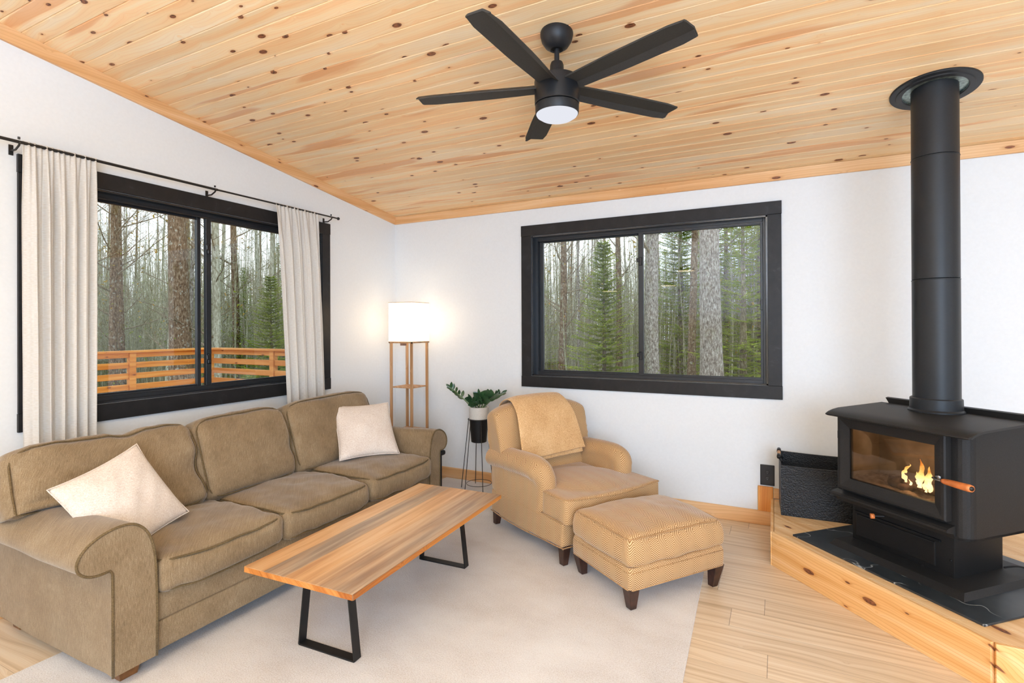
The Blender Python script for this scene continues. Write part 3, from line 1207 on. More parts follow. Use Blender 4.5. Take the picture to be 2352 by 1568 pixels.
def sofa_arm(mirror):
    def yy(y):
        return (3.600 - (y - 1.06) * 0.79) if mirror else y
    poly = []
    P = [Vector((p[0], p[1])) for p in arm_prof]
    # densify the rolled part
    roll = smoothline([(a, b, 0) for a, b in arm_prof[3:15]], 4)
    full = [P[0], P[1], P[2]] + [Vector((q.x, q.y)) for q in roll] + P[15:]
    nseg = 22
    bm = B()
    rings = []
    for s in range(nseg + 1):
        u = s / nseg
        x = SB + (SFX - SB) * u
        ring = []
        for q in full:
            sag = -0.010 * sin(u * pi) * max(0, (q.y - 0.45) / 0.25) + 0.006 * mnoise.noise(Vector((x * 4, q.x * 6, q.y * 5)))
            ed = 1.0
            ring.append(bm.verts.new((x, yy(q.x + (0.006 * mnoise.noise(Vector((x * 3, q.y * 4, 5))) if 0 < s < nseg else 0)), q.y + (sag if 0 < s < nseg else 0))))
        rings.append(ring)
    n = len(full)
    for a, b in zip(rings, rings[1:]):
        for k in range(n):
            bm.faces.new((a[k], a[(k + 1) % n], b[(k + 1) % n], b[k]))
    bm.faces.new(rings[0])
    bm.faces.new(rings[-1])
    arm = obj('arm', bm, M['sofa'], sofa, smooth=True, auto=50)
    # flat front panel edged with a welt
    bm = B()
    prism(bm, full, lambda q: Vector((SFX - 0.002, yy(q.x), q.y)), lambda q: Vector((SFX + 0.006, yy(q.x), q.y)))
    obj('front_panel', bm, M['sofa'], arm)
    bm = B()
    wl_ = [(SFX + 0.006, yy(q.x), q.y) for q in full]
    tube(bm, wl_, 0.0055, 8)
    obj('welt', bm, M['sofa_pipe'], arm, smooth=True)


sofa_arm(False)
sofa_arm(True)
# seat cushions
for i, (a, b, s, dz) in enumerate(((1.362, 2.010, 1, 0.0), (2.014, 2.690, 2, 0.0), (2.694, 3.362, 3, 0.012))):
    cw = b - a

    def dfm(o, aa, bb, cc, dz=dz, s=s):
        # front edge dips in the middle and the top sags
        o.z -= 0.018 * (1 - bb * bb) * max(aa, 0) ** 3 * (1 if cc > 0 else 0.9)
        return o
    bm, lp = cushion(0.70, cw, 0.155, r=0.045, crown=0.036, side=0.014, wr=0.0065, seed=s, deform=dfm)
    m = Matrix.Translation((-2.755 + (0.01 if s == 3 else 0), (a + b) / 2, 0.405 + dz))
    up = [m @ p for p in lp(1)]
    dn = [m @ p for p in lp(-1)]
    place(bm, m)
    c = obj('seat_cushion', bm, M['sofa'], sofa, smooth=True)
    bm = B()
    tube(bm, up, 0.005, 8, closed=True)
    obj('piping', bm, M['sofa_pipe'], c, smooth=True)
    bm = B()
    tube(bm, dn, 0.005, 8, closed=True)
    obj('piping', bm, M['sofa_pipe'], c, smooth=True)
# back cushions, leaning back
for i, (y0, y1, s, lean, xb, hgt, wr) in enumerate(((1.075, 1.925, 4, 22, -3.055, 0.50, 0.010), (1.930, 2.575, 5, 20, -3.055, 0.50, 0.007), (2.580, 3.43, 6, 20, -3.06, 0.515, 0.006))):
    cw = y1 - y0
    th = 0.19

    def dfm(o, aa, bb, cc, s=s):
        # o local: x width, y height, z thickness ; slumping top edge, T-shaped end over the arm
        x, y, z = o
        if s == 4:
            y -= 0.028 * math.exp(-((aa - 0.18) / 0.16) ** 2) * max(bb, 0) ** 2   # dent from the pillow
            if aa < -0.38 and bb < -0.05:    # bottom of the ear stops above the arm
                k = min(1, (-0.38 - aa) / 0.1)
                y += k * max(0, (-0.05 - bb)) * 0.19
        if s == 6:
            if aa > 0.66 and bb < -0.05:
                k = min(1, (aa - 0.66) / 0.1)
                y += k * max(0, (-0.05 - bb)) * 0.19
            y += 0.02 * max(0, bb) * (aa * 0.5)
        y -= 0.030 * max(0, bb) * (abs(aa) ** 6)
        return Vector((x, y, z))
    bm, lp = cushion(cw, hgt, th, r=0.055, crown=0.045, side=0.014, wr=wr, seed=s, bottom=0.2, deform=dfm, nz=8)
    a = radians(lean)
    # local x -> world y, local y -> up and back, local z -> towards the room
    xa, ya, za = Vector((0, 1, 0)), Vector((-sin(a), 0, cos(a))), Vector((cos(a), 0, sin(a)))
    c = Vector((xb, (y0 + y1) / 2, 0.475 + hgt / 2 * cos(a) - 0.01)) + Vector((-0.06, 0, 0))
    m = mat_from(c, xa, ya, za)
    up = [m @ p for p in lp(1)]
    dn = [m @ p for p in lp(-1)]
    place(bm, m)
    cc_ = obj('back_cushion', bm, M['sofa'], sofa, smooth=True)
    bm = B()
    tube(bm, up, 0.0045, 8, closed=True)
    obj('piping', bm, M['sofa_pipe'], cc_, smooth=True)
    bm = B()
    tube(bm, dn, 0.0045, 8, closed=True)
    obj('piping', bm, M['sofa_pipe'], cc_, smooth=True)
for (x, y) in ((-2.52, 1.27), (-2.52, 3.42), (-3.42, 1.27), (-3.42, 3.42)):
    bm = B()
    g = RUGZ if x > -2.9 else 0.0
    poly = [(-0.045, -0.045), (0.045, -0.045), (0.045, 0.045), (-0.045, 0.045)]
    prism(bm, poly, lambda p: Vector((x + p[0] * 0.75, y + p[1] * 0.75, g)), lambda p: Vector((x + p[0], y + p[1], 0.078)))
    obj('leg', bm, M['brown_leg'], sofa)

# dark slab standing along the far arm
bm = B()
bx(bm, -2.86, -2.435, 3.512, 3.545, RUGZ, 0.48, bevel=0.004)
bx(bm, -2.86, -2.425, 3.512, 3.590, 0.462, 0.502, bevel=0.016, seg=4)
o = obj('side_table', bm, M['black_metal'], None, smooth=True, auto=40)
rebase(o, (-2.62, 3.6, 0))
tag(o, 'narrow black side table end pressed against the far sofa arm', 'table')

# throw pillows
def pillow(c, xa, ya, za, s, seed, label, clampf=None):
    bm = B()
    n = 30
    H = s / 2
    rows = {}

    def pt(i, j, sgn):
        u, v = 2 * i / n - 1, 2 * j / n - 1
        pin = 0.016 * (1 - v * v) * abs(u) ** 3
        piv = 0.016 * (1 - u * u) * abs(v) ** 3
        x = u * (H - pin * 1.0)
        y = v * (H - piv * 1.0)
        t = max(0, (1 - u ** 2) * (1 - v ** 2)) ** 0.55 * 0.075
        t += 0.006 * mnoise.noise(Vector((u * 3, v * 3, seed))) * (1 - max(abs(u), abs(v)) ** 4)
        wr = 0.004 * sin((u * 1.3 - v) * 9 + seed) * (1 - abs(u)) * (1 - abs(v))
        return Vector((x, y, sgn * t + wr))
    m = mat_from(c, xa, ya, za)
    V = {}
    for sgn in (1, -1):
        for i in range(n + 1):
            for j in range(n + 1):
                edge = i in (0, n) or j in (0, n)
                key = (i, j, 0 if edge else sgn)
                if key not in V:
                    p = m @ pt(i, j, sgn)
                    if clampf:
                        p = clampf(p)
                    V[key] = bm.verts.new(p)
    for sgn in (1, -1):
        for i in range(n):
            for j in range(n):
                q = []
                for a, b in ((i, j), (i + 1, j), (i + 1, j + 1), (i, j + 1)):
                    e = a in (0, n) or b in (0, n)
                    q.append(V[(a, b, 0 if e else sgn)])
                if sgn < 0:
                    q = q[::-1]
                bm.faces.new(q)
    edge = [V[(i, 0, 0)].co.copy() for i in range(n)] + [V[(n, j, 0)].co.copy() for j in range(n)] + \
           [V[(n - i, n, 0)].co.copy() for i in range(n)] + [V[(0, n - j, 0)].co.copy() for j in range(n)]
    t = thing('throw_pillow', label, 'pillow', tuple(c))
    cv = obj('cover', bm, M['pillow'], t, smooth=True)
    bm = B()
    tube(bm, edge, 0.0028, 6, closed=True)
    obj('seam', bm, M['pillow'], cv, smooth=True)
    t['group'] = 'cream pillows on the sofa'
    return t


def cl1(p):
    if p.z < 0.492:
        p.z = 0.492 + (p.z - 0.492) * 0.05
    return p


pillow((-2.785, 1.404, 0.676), (-0.226, 0.941, 0.251), (-0.457, -0.330, 0.826), (0.861, 0.072, 0.504), 0.436, 1,
       'cream linen pillow standing on its corner against the near rolled arm', cl1)
pillow((-2.86, 3.125, 0.708), (0.516, 0.857, -0.012), (-0.516, 0.322, 0.794), (0.684, -0.403, 0.608), 0.455, 2,
       'cream linen pillow propped upright in the far corner of the sofa', cl1)

# ================================================================== COFFEE TABLE
TC = (-1.878, 2.281)
TROT = radians(2.5)
tb = thing('coffee_table', 'low reclaimed-board coffee table on black trapezoid metal legs on the rug', 'coffee table', (TC[0], TC[1], RUGZ), TROT)
TH = 0.425 - RUGZ
bm = B()
bx(bm, -0.312, 0.312, -0.692, 0.692, TH - 0.026, TH, bevel=0.003, seg=2)
top_o = obj('tabletop', bm, M['tabletop'], tb, local=True)
bm = B()
for (a0, a1, b0, b1) in ((-0.3135, -0.3120, -0.69, 0.69), (0.3120, 0.3135, -0.69, 0.69), (-0.31, 0.31, -0.6935, -0.692), (-0.31, 0.31, 0.692, 0.6935)):
    bx(bm, a0, a1, b0, b1, TH - 0.0245, TH - 0.0015)
obj('edge_band', bm, M['table_edge'], top_o, local=True)
for sy in (-1, 1):
    bm = B()
    yc = sy * 0.497
    hw = 0.022
    tk = 0.007
    zt = TH - 0.026
    bt, tp = 0.165, 0.120

    def strip(p, q, w):
        """flat bar from p to q (x,z), width along y"""
        p, q = Vector(p), Vector(q)
        d = (q - p).normalized()
        n_ = Vector((-d.y, d.x)) * tk / 2
        poly = [p + n_, q + n_, q - n_, p - n_]
        prism(bm, poly, lambda s: Vector((s.x, yc - w, s.y)), lambda s: Vector((s.x, yc + w, s.y)))
    bt_, tp_ = bt, tp
    strip((-tp_, zt), (-bt_, tk / 2), hw)
    strip((tp_, zt), (bt_, tk / 2), hw)
    strip((-bt_, tk / 2), (bt_, tk / 2), hw)
    strip((-tp_ - 0.01, zt - tk / 2), (tp_ + 0.01, zt - tk / 2), hw)
    obj('leg', bm, M['black_metal'], tb, local=True)

# ================================================================== ARMCHAIR
CH_ROT = radians(-31)
ch = thing('armchair', 'tan herringbone armchair with loose seat cushion in front of the far wall', 'armchair', (-1.21, 3.06, RUGZ), CH_ROT)
# local frame: x forward (a), y to the far side (b); near front leg at the origin
CW = 0.80


def remesh_obj(name, bm, mat, parent, voxel=0.012, smooth=6, local=True):
    return obj(name, bm, mat, parent, local=local, smooth=True,
               mods=[('REMESH', dict(mode='VOXEL', voxel_size=voxel, use_smooth_shade=True)),
                     ('SMOOTH', dict(factor=0.6, iterations=smooth))])


bm = B()
# seat box with a shaped lower edge and set-back arms
poly = [(-0.86, 0.105), (-0.66, 0.090), (-0.42, 0.092), (-0.20, 0.105), (0.02, 0.118), (0.028, 0.27), (-0.86, 0.27)]
prism(bm, poly, lambda p: Vector((p[0], -0.012, p[1])), lambda p: Vector((p[0], CW + 0.012, p[1])))
remesh_obj('seat_base', bm, M['herring'], ch, 0.012, 5)
# arm: body panel, rolled top that droops to the front
for far in (False, True):
    def yy(b):
        return CW - b if far else b
    bm = B()
    y0, y1 = sorted((yy(-0.010), yy(0.115)))
    poly = [(-0.84, 0.20), (-0.24, 0.20), (-0.235, 0.40), (-0.245, 0.52), (-0.84, 0.52)]
    prism(bm, poly, lambda p: Vector((p[0], y0, p[1])), lambda p: Vector((p[0], y1, p[1])))
    path = smoothline([(-0.90, 0, 0.505), (-0.75, 0, 0.520), (-0.60, 0, 0.528), (-0.45, 0, 0.535), (-0.33, 0, 0.532), (-0.265, 0, 0.505), (-0.245, 0, 0.45), (-0.240, 0, 0.36), (-0.240, 0, 0.27)], 5)
    n = len(path)
    pts = []
    rs = []
    for k, q in enumerate(path):
        u = k / (n - 1)
        bo = 0.050 - 0.030 * min(1, max(0, (0.85 - u) / 0.5)) * 0.6
        pts.append(Vector((q.x, yy(0.045 if u < 0.7 else 0.055), q.z)))
        rs.append(0.078 if u < 0.6 else 0.078 - 0.018 * (u - 0.6) / 0.4)
    tube(bm, pts, rs, 16)
    # slightly wider roll outside
    tube(bm, [Vector((p.x, yy(0.012), p.z - 0.012)) for p in pts[:24]], 0.060, 14)
    remesh_obj('arm', bm, M['herring'], ch, 0.011, 6)
# back
bm = B()
lean = radians(14)
prof = [(-0.60, 0.24), (-0.66, 0.55), (-0.715, 0.80), (-0.745, 0.885), (-0.79, 0.915), (-0.86, 0.915), (-0.915, 0.88), (-0.92, 0.80), (-0.90, 0.50), (-0.87, 0.24)]
sp = smoothpoly([(a, b, 0) for a, b in prof], 4)
nn_ = 17
rings = []
for k in range(nn_):
    u = k / (nn_ - 1)
    y = -0.035 + (CW + 0.055) * u
    e = abs(2 * u - 1)
    drop = 0.075 * e ** 3.2
    ring = []
    cx, cz = -0.79, 0.6
    sh = 1 - 0.22 * max(0, e - 0.82) / 0.18
    for q in sp:
        z = q.y - drop * max(0, (q.y - 0.5) / 0.42)
        x = cx + (q.x - cx) * sh
        yin = 0.032 * max(0, min(1, (0.58 - q.y) / 0.07)) * (1 - 2 * u)
        ring.append(bm.verts.new((x, y + yin, z)))
    rings.append(ring)
m_ = len(sp)
for a, b in zip(rings, rings[1:]):
    for k in range(m_):
        bm.faces.new((a[k], a[(k + 1) % m_], b[(k + 1) % m_], b[k]))
bm.faces.new(rings[0])
bm.faces.new(rings[-1])
remesh_obj('backrest', bm, M['herring'], ch, 0.012, 7)
# T-shaped seat cushion
bm = B()


def tcush(bm):
    out = [(-0.66, 0.125), (-0.215, 0.125), (-0.215, 0.0), (0.055, -0.012), (0.085, 0.20), (0.095, CW / 2), (0.085, CW - 0.20),
           (0.055, CW + 0.012), (-0.215, CW), (-0.215, CW - 0.125), (-0.66, CW - 0.125)]
    prism(bm, out, lambda p: Vector((p[0], p[1], 0.262)), lambda p: Vector((p[0], p[1], 0.425)))
    # crowned centre
    r = bmesh.ops.create_uvsphere(bm, u_segments=28, v_segments=14, radius=1.0)
    for v in r['verts']:
        v.co = Vector((-0.26 + v.co.x * 0.34, CW / 2 + v.co.y * 0.36, 0.395 + v.co.z * 0.066))


tcush(bm)
sc_ = remesh_obj('seat_cushion', bm, M['herring'], ch, 0.012, 10)
for zz, oo in ((0.416, 0.0), (0.272, 0.0)):
    bm = B()
    pth = [(-0.208, 0.015, zz), (-0.18, -0.004, zz), (-0.05, -0.008, zz), (0.035, 0.0, zz), (0.058, 0.04, zz), (0.082, 0.2, zz - 0.004), (0.090, CW / 2, zz - 0.010),
           (0.082, CW - 0.2, zz - 0.002), (0.060, CW - 0.03, zz + 0.002), (0.03, CW + 0.001, zz), (-0.2, CW - 0.002, zz)]
    tube(bm, smoothline(pth, 6), 0.0045, 8)
    obj('piping', bm, M['herring_pipe'], sc_, local=True, smooth=True)
# welts along the base
bm = B()
tube(bm, smoothline([(-0.86, -0.014, 0.108), (-0.66, -0.014, 0.095), (-0.42, -0.014, 0.096), (-0.20, -0.014, 0.109), (0.015, -0.013, 0.120), (0.028, 0.02, 0.12), (0.03, CW / 2, 0.12), (0.028, CW - 0.02, 0.12)], 5), 0.004, 8)
obj('welt', bm, M['herring_pipe'], ch, local=True, smooth=True)


def tapered_leg(parent, x, y, z0, z1, s_top, s_bot, dx, dy, mat):
    bm = B()
    poly = [(-.5, -.5), (.5, -.5), (.5, .5), (-.5, .5)]
    prism(bm, poly, lambda p: Vector((x + dx + p[0] * s_bot, y + dy + p[1] * s_bot, z0)), lambda p: Vector((x + p[0] * s_top, y + p[1] * s_top, z1)))
    bmesh.ops.bevel(bm, geom=bm.edges[:], offset=0.003, segments=1, affect='EDGES')
    return obj('leg', bm, mat, parent, local=True)


for (x, y, dx, dy) in ((-0.012, 0.030, -0.004, -0.004), (-0.012, CW - 0.03, -0.004, 0.004), (-0.83, 0.03, -0.012, -0.004), (-0.83, CW - 0.03, -0.012, 0.004)):
    tapered_leg(ch, x, y, 0.0, 0.125, 0.060, 0.040, dx, dy, M['dark_leg'])

# throw folded over the back of the chair (own thing)
th_t = thing('throw_blanket', 'folded tan knit throw draped over the back of the armchair', 'blanket', (-1.21, 3.06, RUGZ), CH_ROT)
for lay, (ya_, yb_, zlow, off, zback) in enumerate(((0.13, 0.60, 0.535, 0.026, 0.50), (0.20, 0.585, 0.505, 0.012, 0.52))):
    bm = B()
    path = [(-0.600 + off, zlow), (-0.635 + off, 0.66), (-0.675 + off, 0.80), (-0.708 + off * 0.9, 0.875), (-0.755, 0.918 + off * 0.8), (-0.83, 0.930 + off * 0.8),
            (-0.905 - off * 0.6, 0.905 + off * 0.3), (-0.935 - off, 0.82), (-0.930 - off, 0.68), (-0.915 - off, zback)]
    path = smoothline([(a, b, 0) for a, b in path], 6)
    nu = 26
    rows = []
    for k, q in enumerate(path):
        v = k / (len(path) - 1)
        row = []
        for i in range(nu + 1):
            u = i / nu
            y = ya_ + (yb_ - ya_) * u
            fr = max(0, 1 - v * 2.2)
            # slides towards the far side as it falls down the front
            y += fr * (-0.045 + 0.120 * u) - 0.02 * (1 - fr)
            e = abs(2 * y / CW - 1)
            drop = 0.075 * min(e, 1) ** 3.2 * max(0, min(1, (q.y - 0.5) / 0.42))
            z = q.y - drop + 0.004 * mnoise.noise(Vector((u * 4, v * 7, lay)))
            z += (0.03 * (u - 0.5) * fr if lay == 0 else 0.018 * (u - 0.5) * fr)
            x = q.x + 0.005 * mnoise.noise(Vector((u * 5, v * 6, lay + 3)))
            row.append(bm.verts.new((x, y, z)))
        rows.append(row)
    for a, b in zip(rows, rows[1:]):
        for k in range(nu):
            bm.faces.new((a[k], a[k + 1], b[k + 1], b[k]))
    obj('folded_layer', bm, M['throw'], th_t, local=True, smooth=True, mods=[('SOLIDIFY', dict(thickness=0.011, offset=1.0)), ('SUBSURF', dict(levels=1, render_levels=1))])

# ================================================================== OTTOMAN
OT_ROT = radians(-36.5)
ot = thing('ottoman', 'tan herringbone ottoman with dark tapered legs at the rug edge', 'ottoman', (-0.708, 3.142, RUGZ), OT_ROT)
OD, OW = 0.545, 0.690   # depth along local x, width along y


def ring_block(bm, levels):
    """levels: (z, hx, hy, r) stacked rounded rectangles"""
    rings = []
    for (z, hx, hy, r) in levels:
        pts = []
        for (sx, sy, a0) in ((1, -1, -pi / 2), (1, 1, 0), (-1, 1, pi / 2), (-1, -1, pi)):
            cx, cy = sx * (hx - r), sy * (hy - r)
            for k in range(6):
                a = a0 + k * (pi / 2) / 5
                pts.append((cx + r * cos(a), cy + r * sin(a)))
        rings.append([bm.verts.new((p[0], p[1], z)) for p in pts])
    n = len(rings[0])
    for a, b in zip(rings, rings[1:]):
        for k in range(n):
            bm.faces.new((a[k], a[(k + 1) % n], b[(k + 1) % n], b[k]))
    bm.faces.new(rings[0][::-1])
    bm.faces.new(rings[-1])


bm = B()
hx, hy = OD / 2, OW / 2
ring_block(bm, [(0.115, hx - 0.004, hy - 0.004, 0.02), (0.12, hx, hy, 0.022), (0.20, hx + 0.002, hy + 0.002, 0.024), (0.212, hx - 0.002, hy - 0.002, 0.024), (0.228, hx - 0.006, hy - 0.006, 0.024), (0.236, hx - 0.03, hy - 0.03, 0.02)])
obj('base', bm, M['herring'], ot, local=True, smooth=True, auto=50)
bm = B()
tube(bm, [(a, b, 0.118) for a, b in ((-hx + .02, -hy), (hx - .02, -hy), (hx, -hy + .02), (hx, hy - .02), (hx - .02, hy), (-hx + .02, hy), (-hx, hy - .02), (-hx, -hy + .02))], 0.0035, 8, closed=True)
obj('welt', bm, M['herring_pipe'], ot, local=True, smooth=True)
bm = B()
tube(bm, [(a, b, 0.205) for a, b in ((-hx + .02, -hy - .002), (hx - .02, -hy - .002), (hx + .002, -hy + .02), (hx + .002, hy - .02), (hx - .02, hy + .002), (-hx + .02, hy + .002), (-hx - .002, hy - .02), (-hx - .002, -hy + .02))], 0.003, 8, closed=True)
obj('welt', bm, M['herring_pipe'], ot, local=True, smooth=True)


def dfo(o, a, b, c):
    if c > 0:
        o.x *= 1 - 0.045 * c
        o.y *= 1 - 0.035 * c
    return o


bm, lp = cushion(OD + 0.004, OW + 0.006, 0.150, r=0.028, crown=0.050, side=0.012, wr=0.004, seed=9, deform=dfo)
m = Matrix.Translation((0, 0, 0.226 + 0.075))
up = [m @ p for p in lp(1)]
dn = [m @ p for p in lp(-1)]
place(bm, m)
oc = obj('cushion', bm, M['herring'], ot, local=True, smooth=True)
for q in (up, dn):
    bm = B()
    tube(bm, q, 0.0042, 8, closed=True)
    obj('piping', bm, M['herring_pipe'], oc, local=True, smooth=True)
for sx in (-1, 1):
    for sy in (-1, 1):
        tapered_leg(ot, sx * (hx - 0.036), sy * (hy - 0.036), 0.0 if sx < 0 or sy < 0 else -RUGZ, 0.12, 0.068, 0.040, sx * -0.012, sy * -0.012, M['dark_leg'])

# ================================================================== FLOOR LAMP
lx0, lx1, ly0, ly1 = -3.318, -3.045, 3.948, 4.221
lp_t = thing('floor_lamp', 'square shelf floor lamp with lit linen shade in the room corner', 'floor lamp', ((lx0 + lx1) / 2, (ly0 + ly1) / 2, 0))
LG = 0.021
for (x, y) in ((lx0 + 0.006, ly0 + 0.006), (lx1 - 0.006 - LG, ly0 + 0.006), (lx0 + 0.006, ly1 - 0.006 - LG), (lx1 - 0.006 - LG, ly1 - 0.006 - LG)):
    bm = B()
    bx(bm, x, x + LG, y, y + LG, 0.0, 1.362, bevel=0.001, seg=1)
    obj('leg', bm, M['lamp_wood'], lp_t)
for z in (0.10, 0.52, 0.935):
    bm = B()
    bx(bm, lx0 + 0.012, lx1 - 0.012, ly0 + 0.012, ly1 - 0.012, z - 0.008, z, bevel=0.001, seg=1)
    obj('shelf', bm, M['lamp_wood'], lp_t)
bm = B()
e = 0.012
for (a, b, c, d) in ((lx0, lx1, ly0, ly0 + e), (lx0, lx1, ly1 - e, ly1), (lx0, lx0 + e, ly0, ly1), (lx1 - e, lx1, ly0, ly1)):
    bx(bm, a, b, c, d, 1.350, 1.362)
bx(bm, lx0, lx1, (ly0 + ly1) / 2 - 0.01, (ly0 + ly1) / 2 + 0.01, 1.352, 1.360)
obj('top_frame', bm, M['lamp_wood'], lp_t)
bm = B()
s0, s1, s2, s3 = lx0, lx1, ly0, ly1
th_ = 0.0016
for (a, b, c, d) in ((s0, s1, s2, s2 + th_), (s0, s1, s3 - th_, s3), (s0, s0 + th_, s2, s3), (s1 - th_, s1, s2, s3)):
    bx(bm, a, b, c, d, 1.364, 1.735)
sh = obj('lamp_shade', bm, M['shade'], lp_t)
rimm = plain('warm_rim', (226, 196, 160), 0.7)
for z in (1.364, 1.735):
    bm = B()
    tube(bm, [(s0, s2, z), (s1, s2, z), (s1, s3, z), (s0, s3, z)], 0.003, 6, closed=True)
    obj('shade_rim', bm, rimm, sh)
bm = B()
lathe(bm, [(0.014, 0), (0.014, 0.05)], ((s0 + s1) / 2, (s2 + s3) / 2, 1.36), 14)
obj('socket', bm, M['black_plastic'], lp_t)
bm = B()
lathe(bm, [(0.012, 0), (0.022, 0.03), (0.029, 0.06), (0.022, 0.09), (0.006, 0.10)], ((s0 + s1) / 2, (s2 + s3) / 2, 1.41), 16)
obj('bulb', bm, emis('warm_bulb', (1.0, 0.82, 0.6), 4), lp_t, smooth=True)
bm = B()
bx(bm, lx0 + 0.065, lx0 + 0.125, ly0 + 0.09, ly0 + 0.11, 1.325, 1.350)
obj('switch_box', bm, plain('brown_switch', (120, 92, 80), 0.5), lp_t)
ld = bpy.data.lights.new('lamp_bulb_glow', 'POINT')
ld.energy = 1.7
ld.color = (1.0, 0.80, 0.56)
ld.shadow_soft_size = 0.03
lo = bpy.data.objects.new('lamp_bulb_glow', ld)
COL.objects.link(lo)
lo.location = ((s0 + s1) / 2, (s2 + s3) / 2, 1.57)

# ================================================================== PLANT AND STAND
pc = (-2.467, 4.185)
ps = thing('plant_stand', 'tall thin black wire plant stand beside the armchair', 'plant stand', (pc[0], pc[1], RUGZ))
topz, botr, topr = 0.655, 0.172, 0.098
for k in range(6):
    a = radians(60 * k + 12)
    bm = B()
    tube(bm, [(pc[0] + botr * cos(a), pc[1] + botr * sin(a), RUGZ + 0.003), (pc[0] + topr * cos(a), pc[1] + topr * sin(a), topz)], 0.0035, 8)
    obj('leg', bm, M['rod'], ps, smooth=True)
bm = B()
tube(bm, [(pc[0] + topr * cos(2 * pi * k / 40), pc[1] + topr * sin(2 * pi * k / 40), topz) for k in range(40)], 0.004, 8, closed=True)
obj('ring', bm, M['rod'], ps, smooth=True)
bm = B()
tube(bm, [(pc[0] + 0.115 * cos(2 * pi * k / 40), pc[1] + 0.115 * sin(2 * pi * k / 40), RUGZ + 0.055) for k in range(40)], 0.0025, 8, closed=True)
obj('ring', bm, M['rod'], ps, smooth=True)
pl = thing('potted_plant', 'green leafy plant in a white and black pot on the wire stand', 'plant', (pc[0], pc[1], 0.44))
bm = B()
lathe(bm, [(0.062, 0.0), (0.070, 0.004), (0.086, 0.195), (0.0868, 0.215)], (pc[0], pc[1], 0.445), 40, cap1=False)
obj('pot_base', bm, M['black_metal'], pl, smooth=True, auto=40)
bm = B()
lathe(bm, [(0.0868, 0.0), (0.0905, 0.100), (0.0905, 0.108), (0.080, 0.108), (0.078, 0.02)], (pc[0], pc[1], 0.660), 40, cap0=False, cap1=False)
obj('pot_rim', bm, M['pot'], pl, smooth=True, auto=40)
bm = B()
lathe(bm, [(0.080, 0.0), (0.04, 0.006), (0.002, 0.008)], (pc[0], pc[1], 0.748), 24)
obj('soil', bm, M['soil'], pl, smooth=True)


def leaf(bm, base, dr, up, L, Wd):
    dr = Vector(dr).normalized()
    up = Vector(up)
    s = dr.cross(up).normalized()
    n_ = s.cross(dr).normalized()
    rows = []
    for i in range(7):
        t = i / 6
        w = Wd * (sin(pi * min(1, t * 0.94 + 0.03)) ** 0.8) * 0.5
        c = Vector(base) + dr * L * t + n_ * (-0.10 * L * t * t)
        rows.append([bm.verts.new(c - s * w + n_ * w * 0.25), bm.verts.new(c), bm.verts.new(c + s * w + n_ * w * 0.25)])
    for a, b in zip(rows, rows[1:]):
        for k in range(2):
            bm.faces.new((a[k], a[k + 1], b[k + 1], b[k]))


Rr = Vector((0.892, 0.452, 0))       # across the view
Ff = Vector((-0.452, 0.892, 0))
stems = [(-0.055, -0.262, 0.19, 0.02, 11), (-0.02, -0.060, 0.085, -0.05, 5), (0.0, 0.012, 0.115, -0.03, 7), (0.02, 0.045, 0.07, -0.06, 5),
         (0.035, 0.205, 0.130, 0.03, 9), (0.01, -0.03, 0.05, -0.07, 4), (0.03, 0.13, 0.11, -0.02, 6)]
rng = random.Random(5)
for (b0, tipx, hgt, dep, nl) in stems:
    base = Vector((pc[0], pc[1], 0.752)) + Rr * b0
    tip = base + Rr * (tipx - b0) + Ff * dep + Vector((0, 0, hgt))
    mid = (base + tip) / 2 + Rr * (-0.01 if tipx < 0 else 0.01) + Vector((0, 0, 0.02))
    path = smoothline([base, mid, tip], 8)
    bm = B()
    tube(bm, path, [0.0055 - 0.003 * k / len(path) for k in range(len(path))], 7)
    st = obj('stem', bm, M['stalk'], pl, smooth=True)
    lv = B()
    n = len(path)
    for k in range(nl):
        f = 0.38 + 0.62 * k / (nl - 1)
        i = min(n - 1, int(f * (n - 1)))
        p = path[i]
        d = (path[min(i + 1, n - 1)] - path[max(i - 1, 0)]).normalized()
        side = Rr * (1 if k % 2 else -1) * 0.8 + Ff * rng.uniform(-0.6, 0.3)
        L = rng.uniform(0.075, 0.10) * (1.0 if hgt < 0.12 else 0.66)
        if k == nl - 1:
            leaf(lv, p, d, -Ff, L, 0.026)
        else:
            leaf(lv, p, d * 0.75 + side * 0.8, -Ff + Vector((0, 0, 0.4)), L, L * (0.58 if hgt < 0.12 else 0.46))
    obj('leaves', lv, M['leaf'], pl, smooth=True)

# ================================================================== CEILING FAN
FC = (-0.962, 2.395)
fan = thing('ceiling_fan', 'black five-blade ceiling fan with a white light on the pine ceiling', 'ceiling fan', (FC[0], FC[1], 2.6))
cz = ceil_z(FC[1])
bm = B()
lathe(bm, [(0.074, 0.012), (0.080, -0.006), (0.080, -0.020), (0.073, -0.048), (0.056, -0.074), (0.036, -0.088), (0.031, -0.090), (0.027, -0.084)], (0, 0, 0), 40,
      mat=Matrix.Translation((FC[0], FC[1], cz + 0.008)))
obj('canopy', bm, M['fan_metal'], fan, smooth=True, auto=50)
bm = B()
lathe(bm, [(0.0125, 0.0), (0.0125, -0.19)], (FC[0], FC[1], cz - 0.03), 20)
obj('downrod', bm, M['fan_metal'], fan, smooth=True, auto=40)
bm = B()
lathe(bm, [(0.016, 0.0), (0.028, -0.006), (0.033, -0.020), (0.036, -0.085)], (FC[0], FC[1], 2.795), 28)
obj('rod_cover', bm, M['fan_metal'], fan, smooth=True, auto=40)
bm = B()
lathe(bm, [(0.060, 0.0), (0.098, -0.004), (0.108, -0.010), (0.110, -0.020), (0.1085, -0.128), (0.1055, -0.132)], (FC[0], FC[1], 2.715), 56)
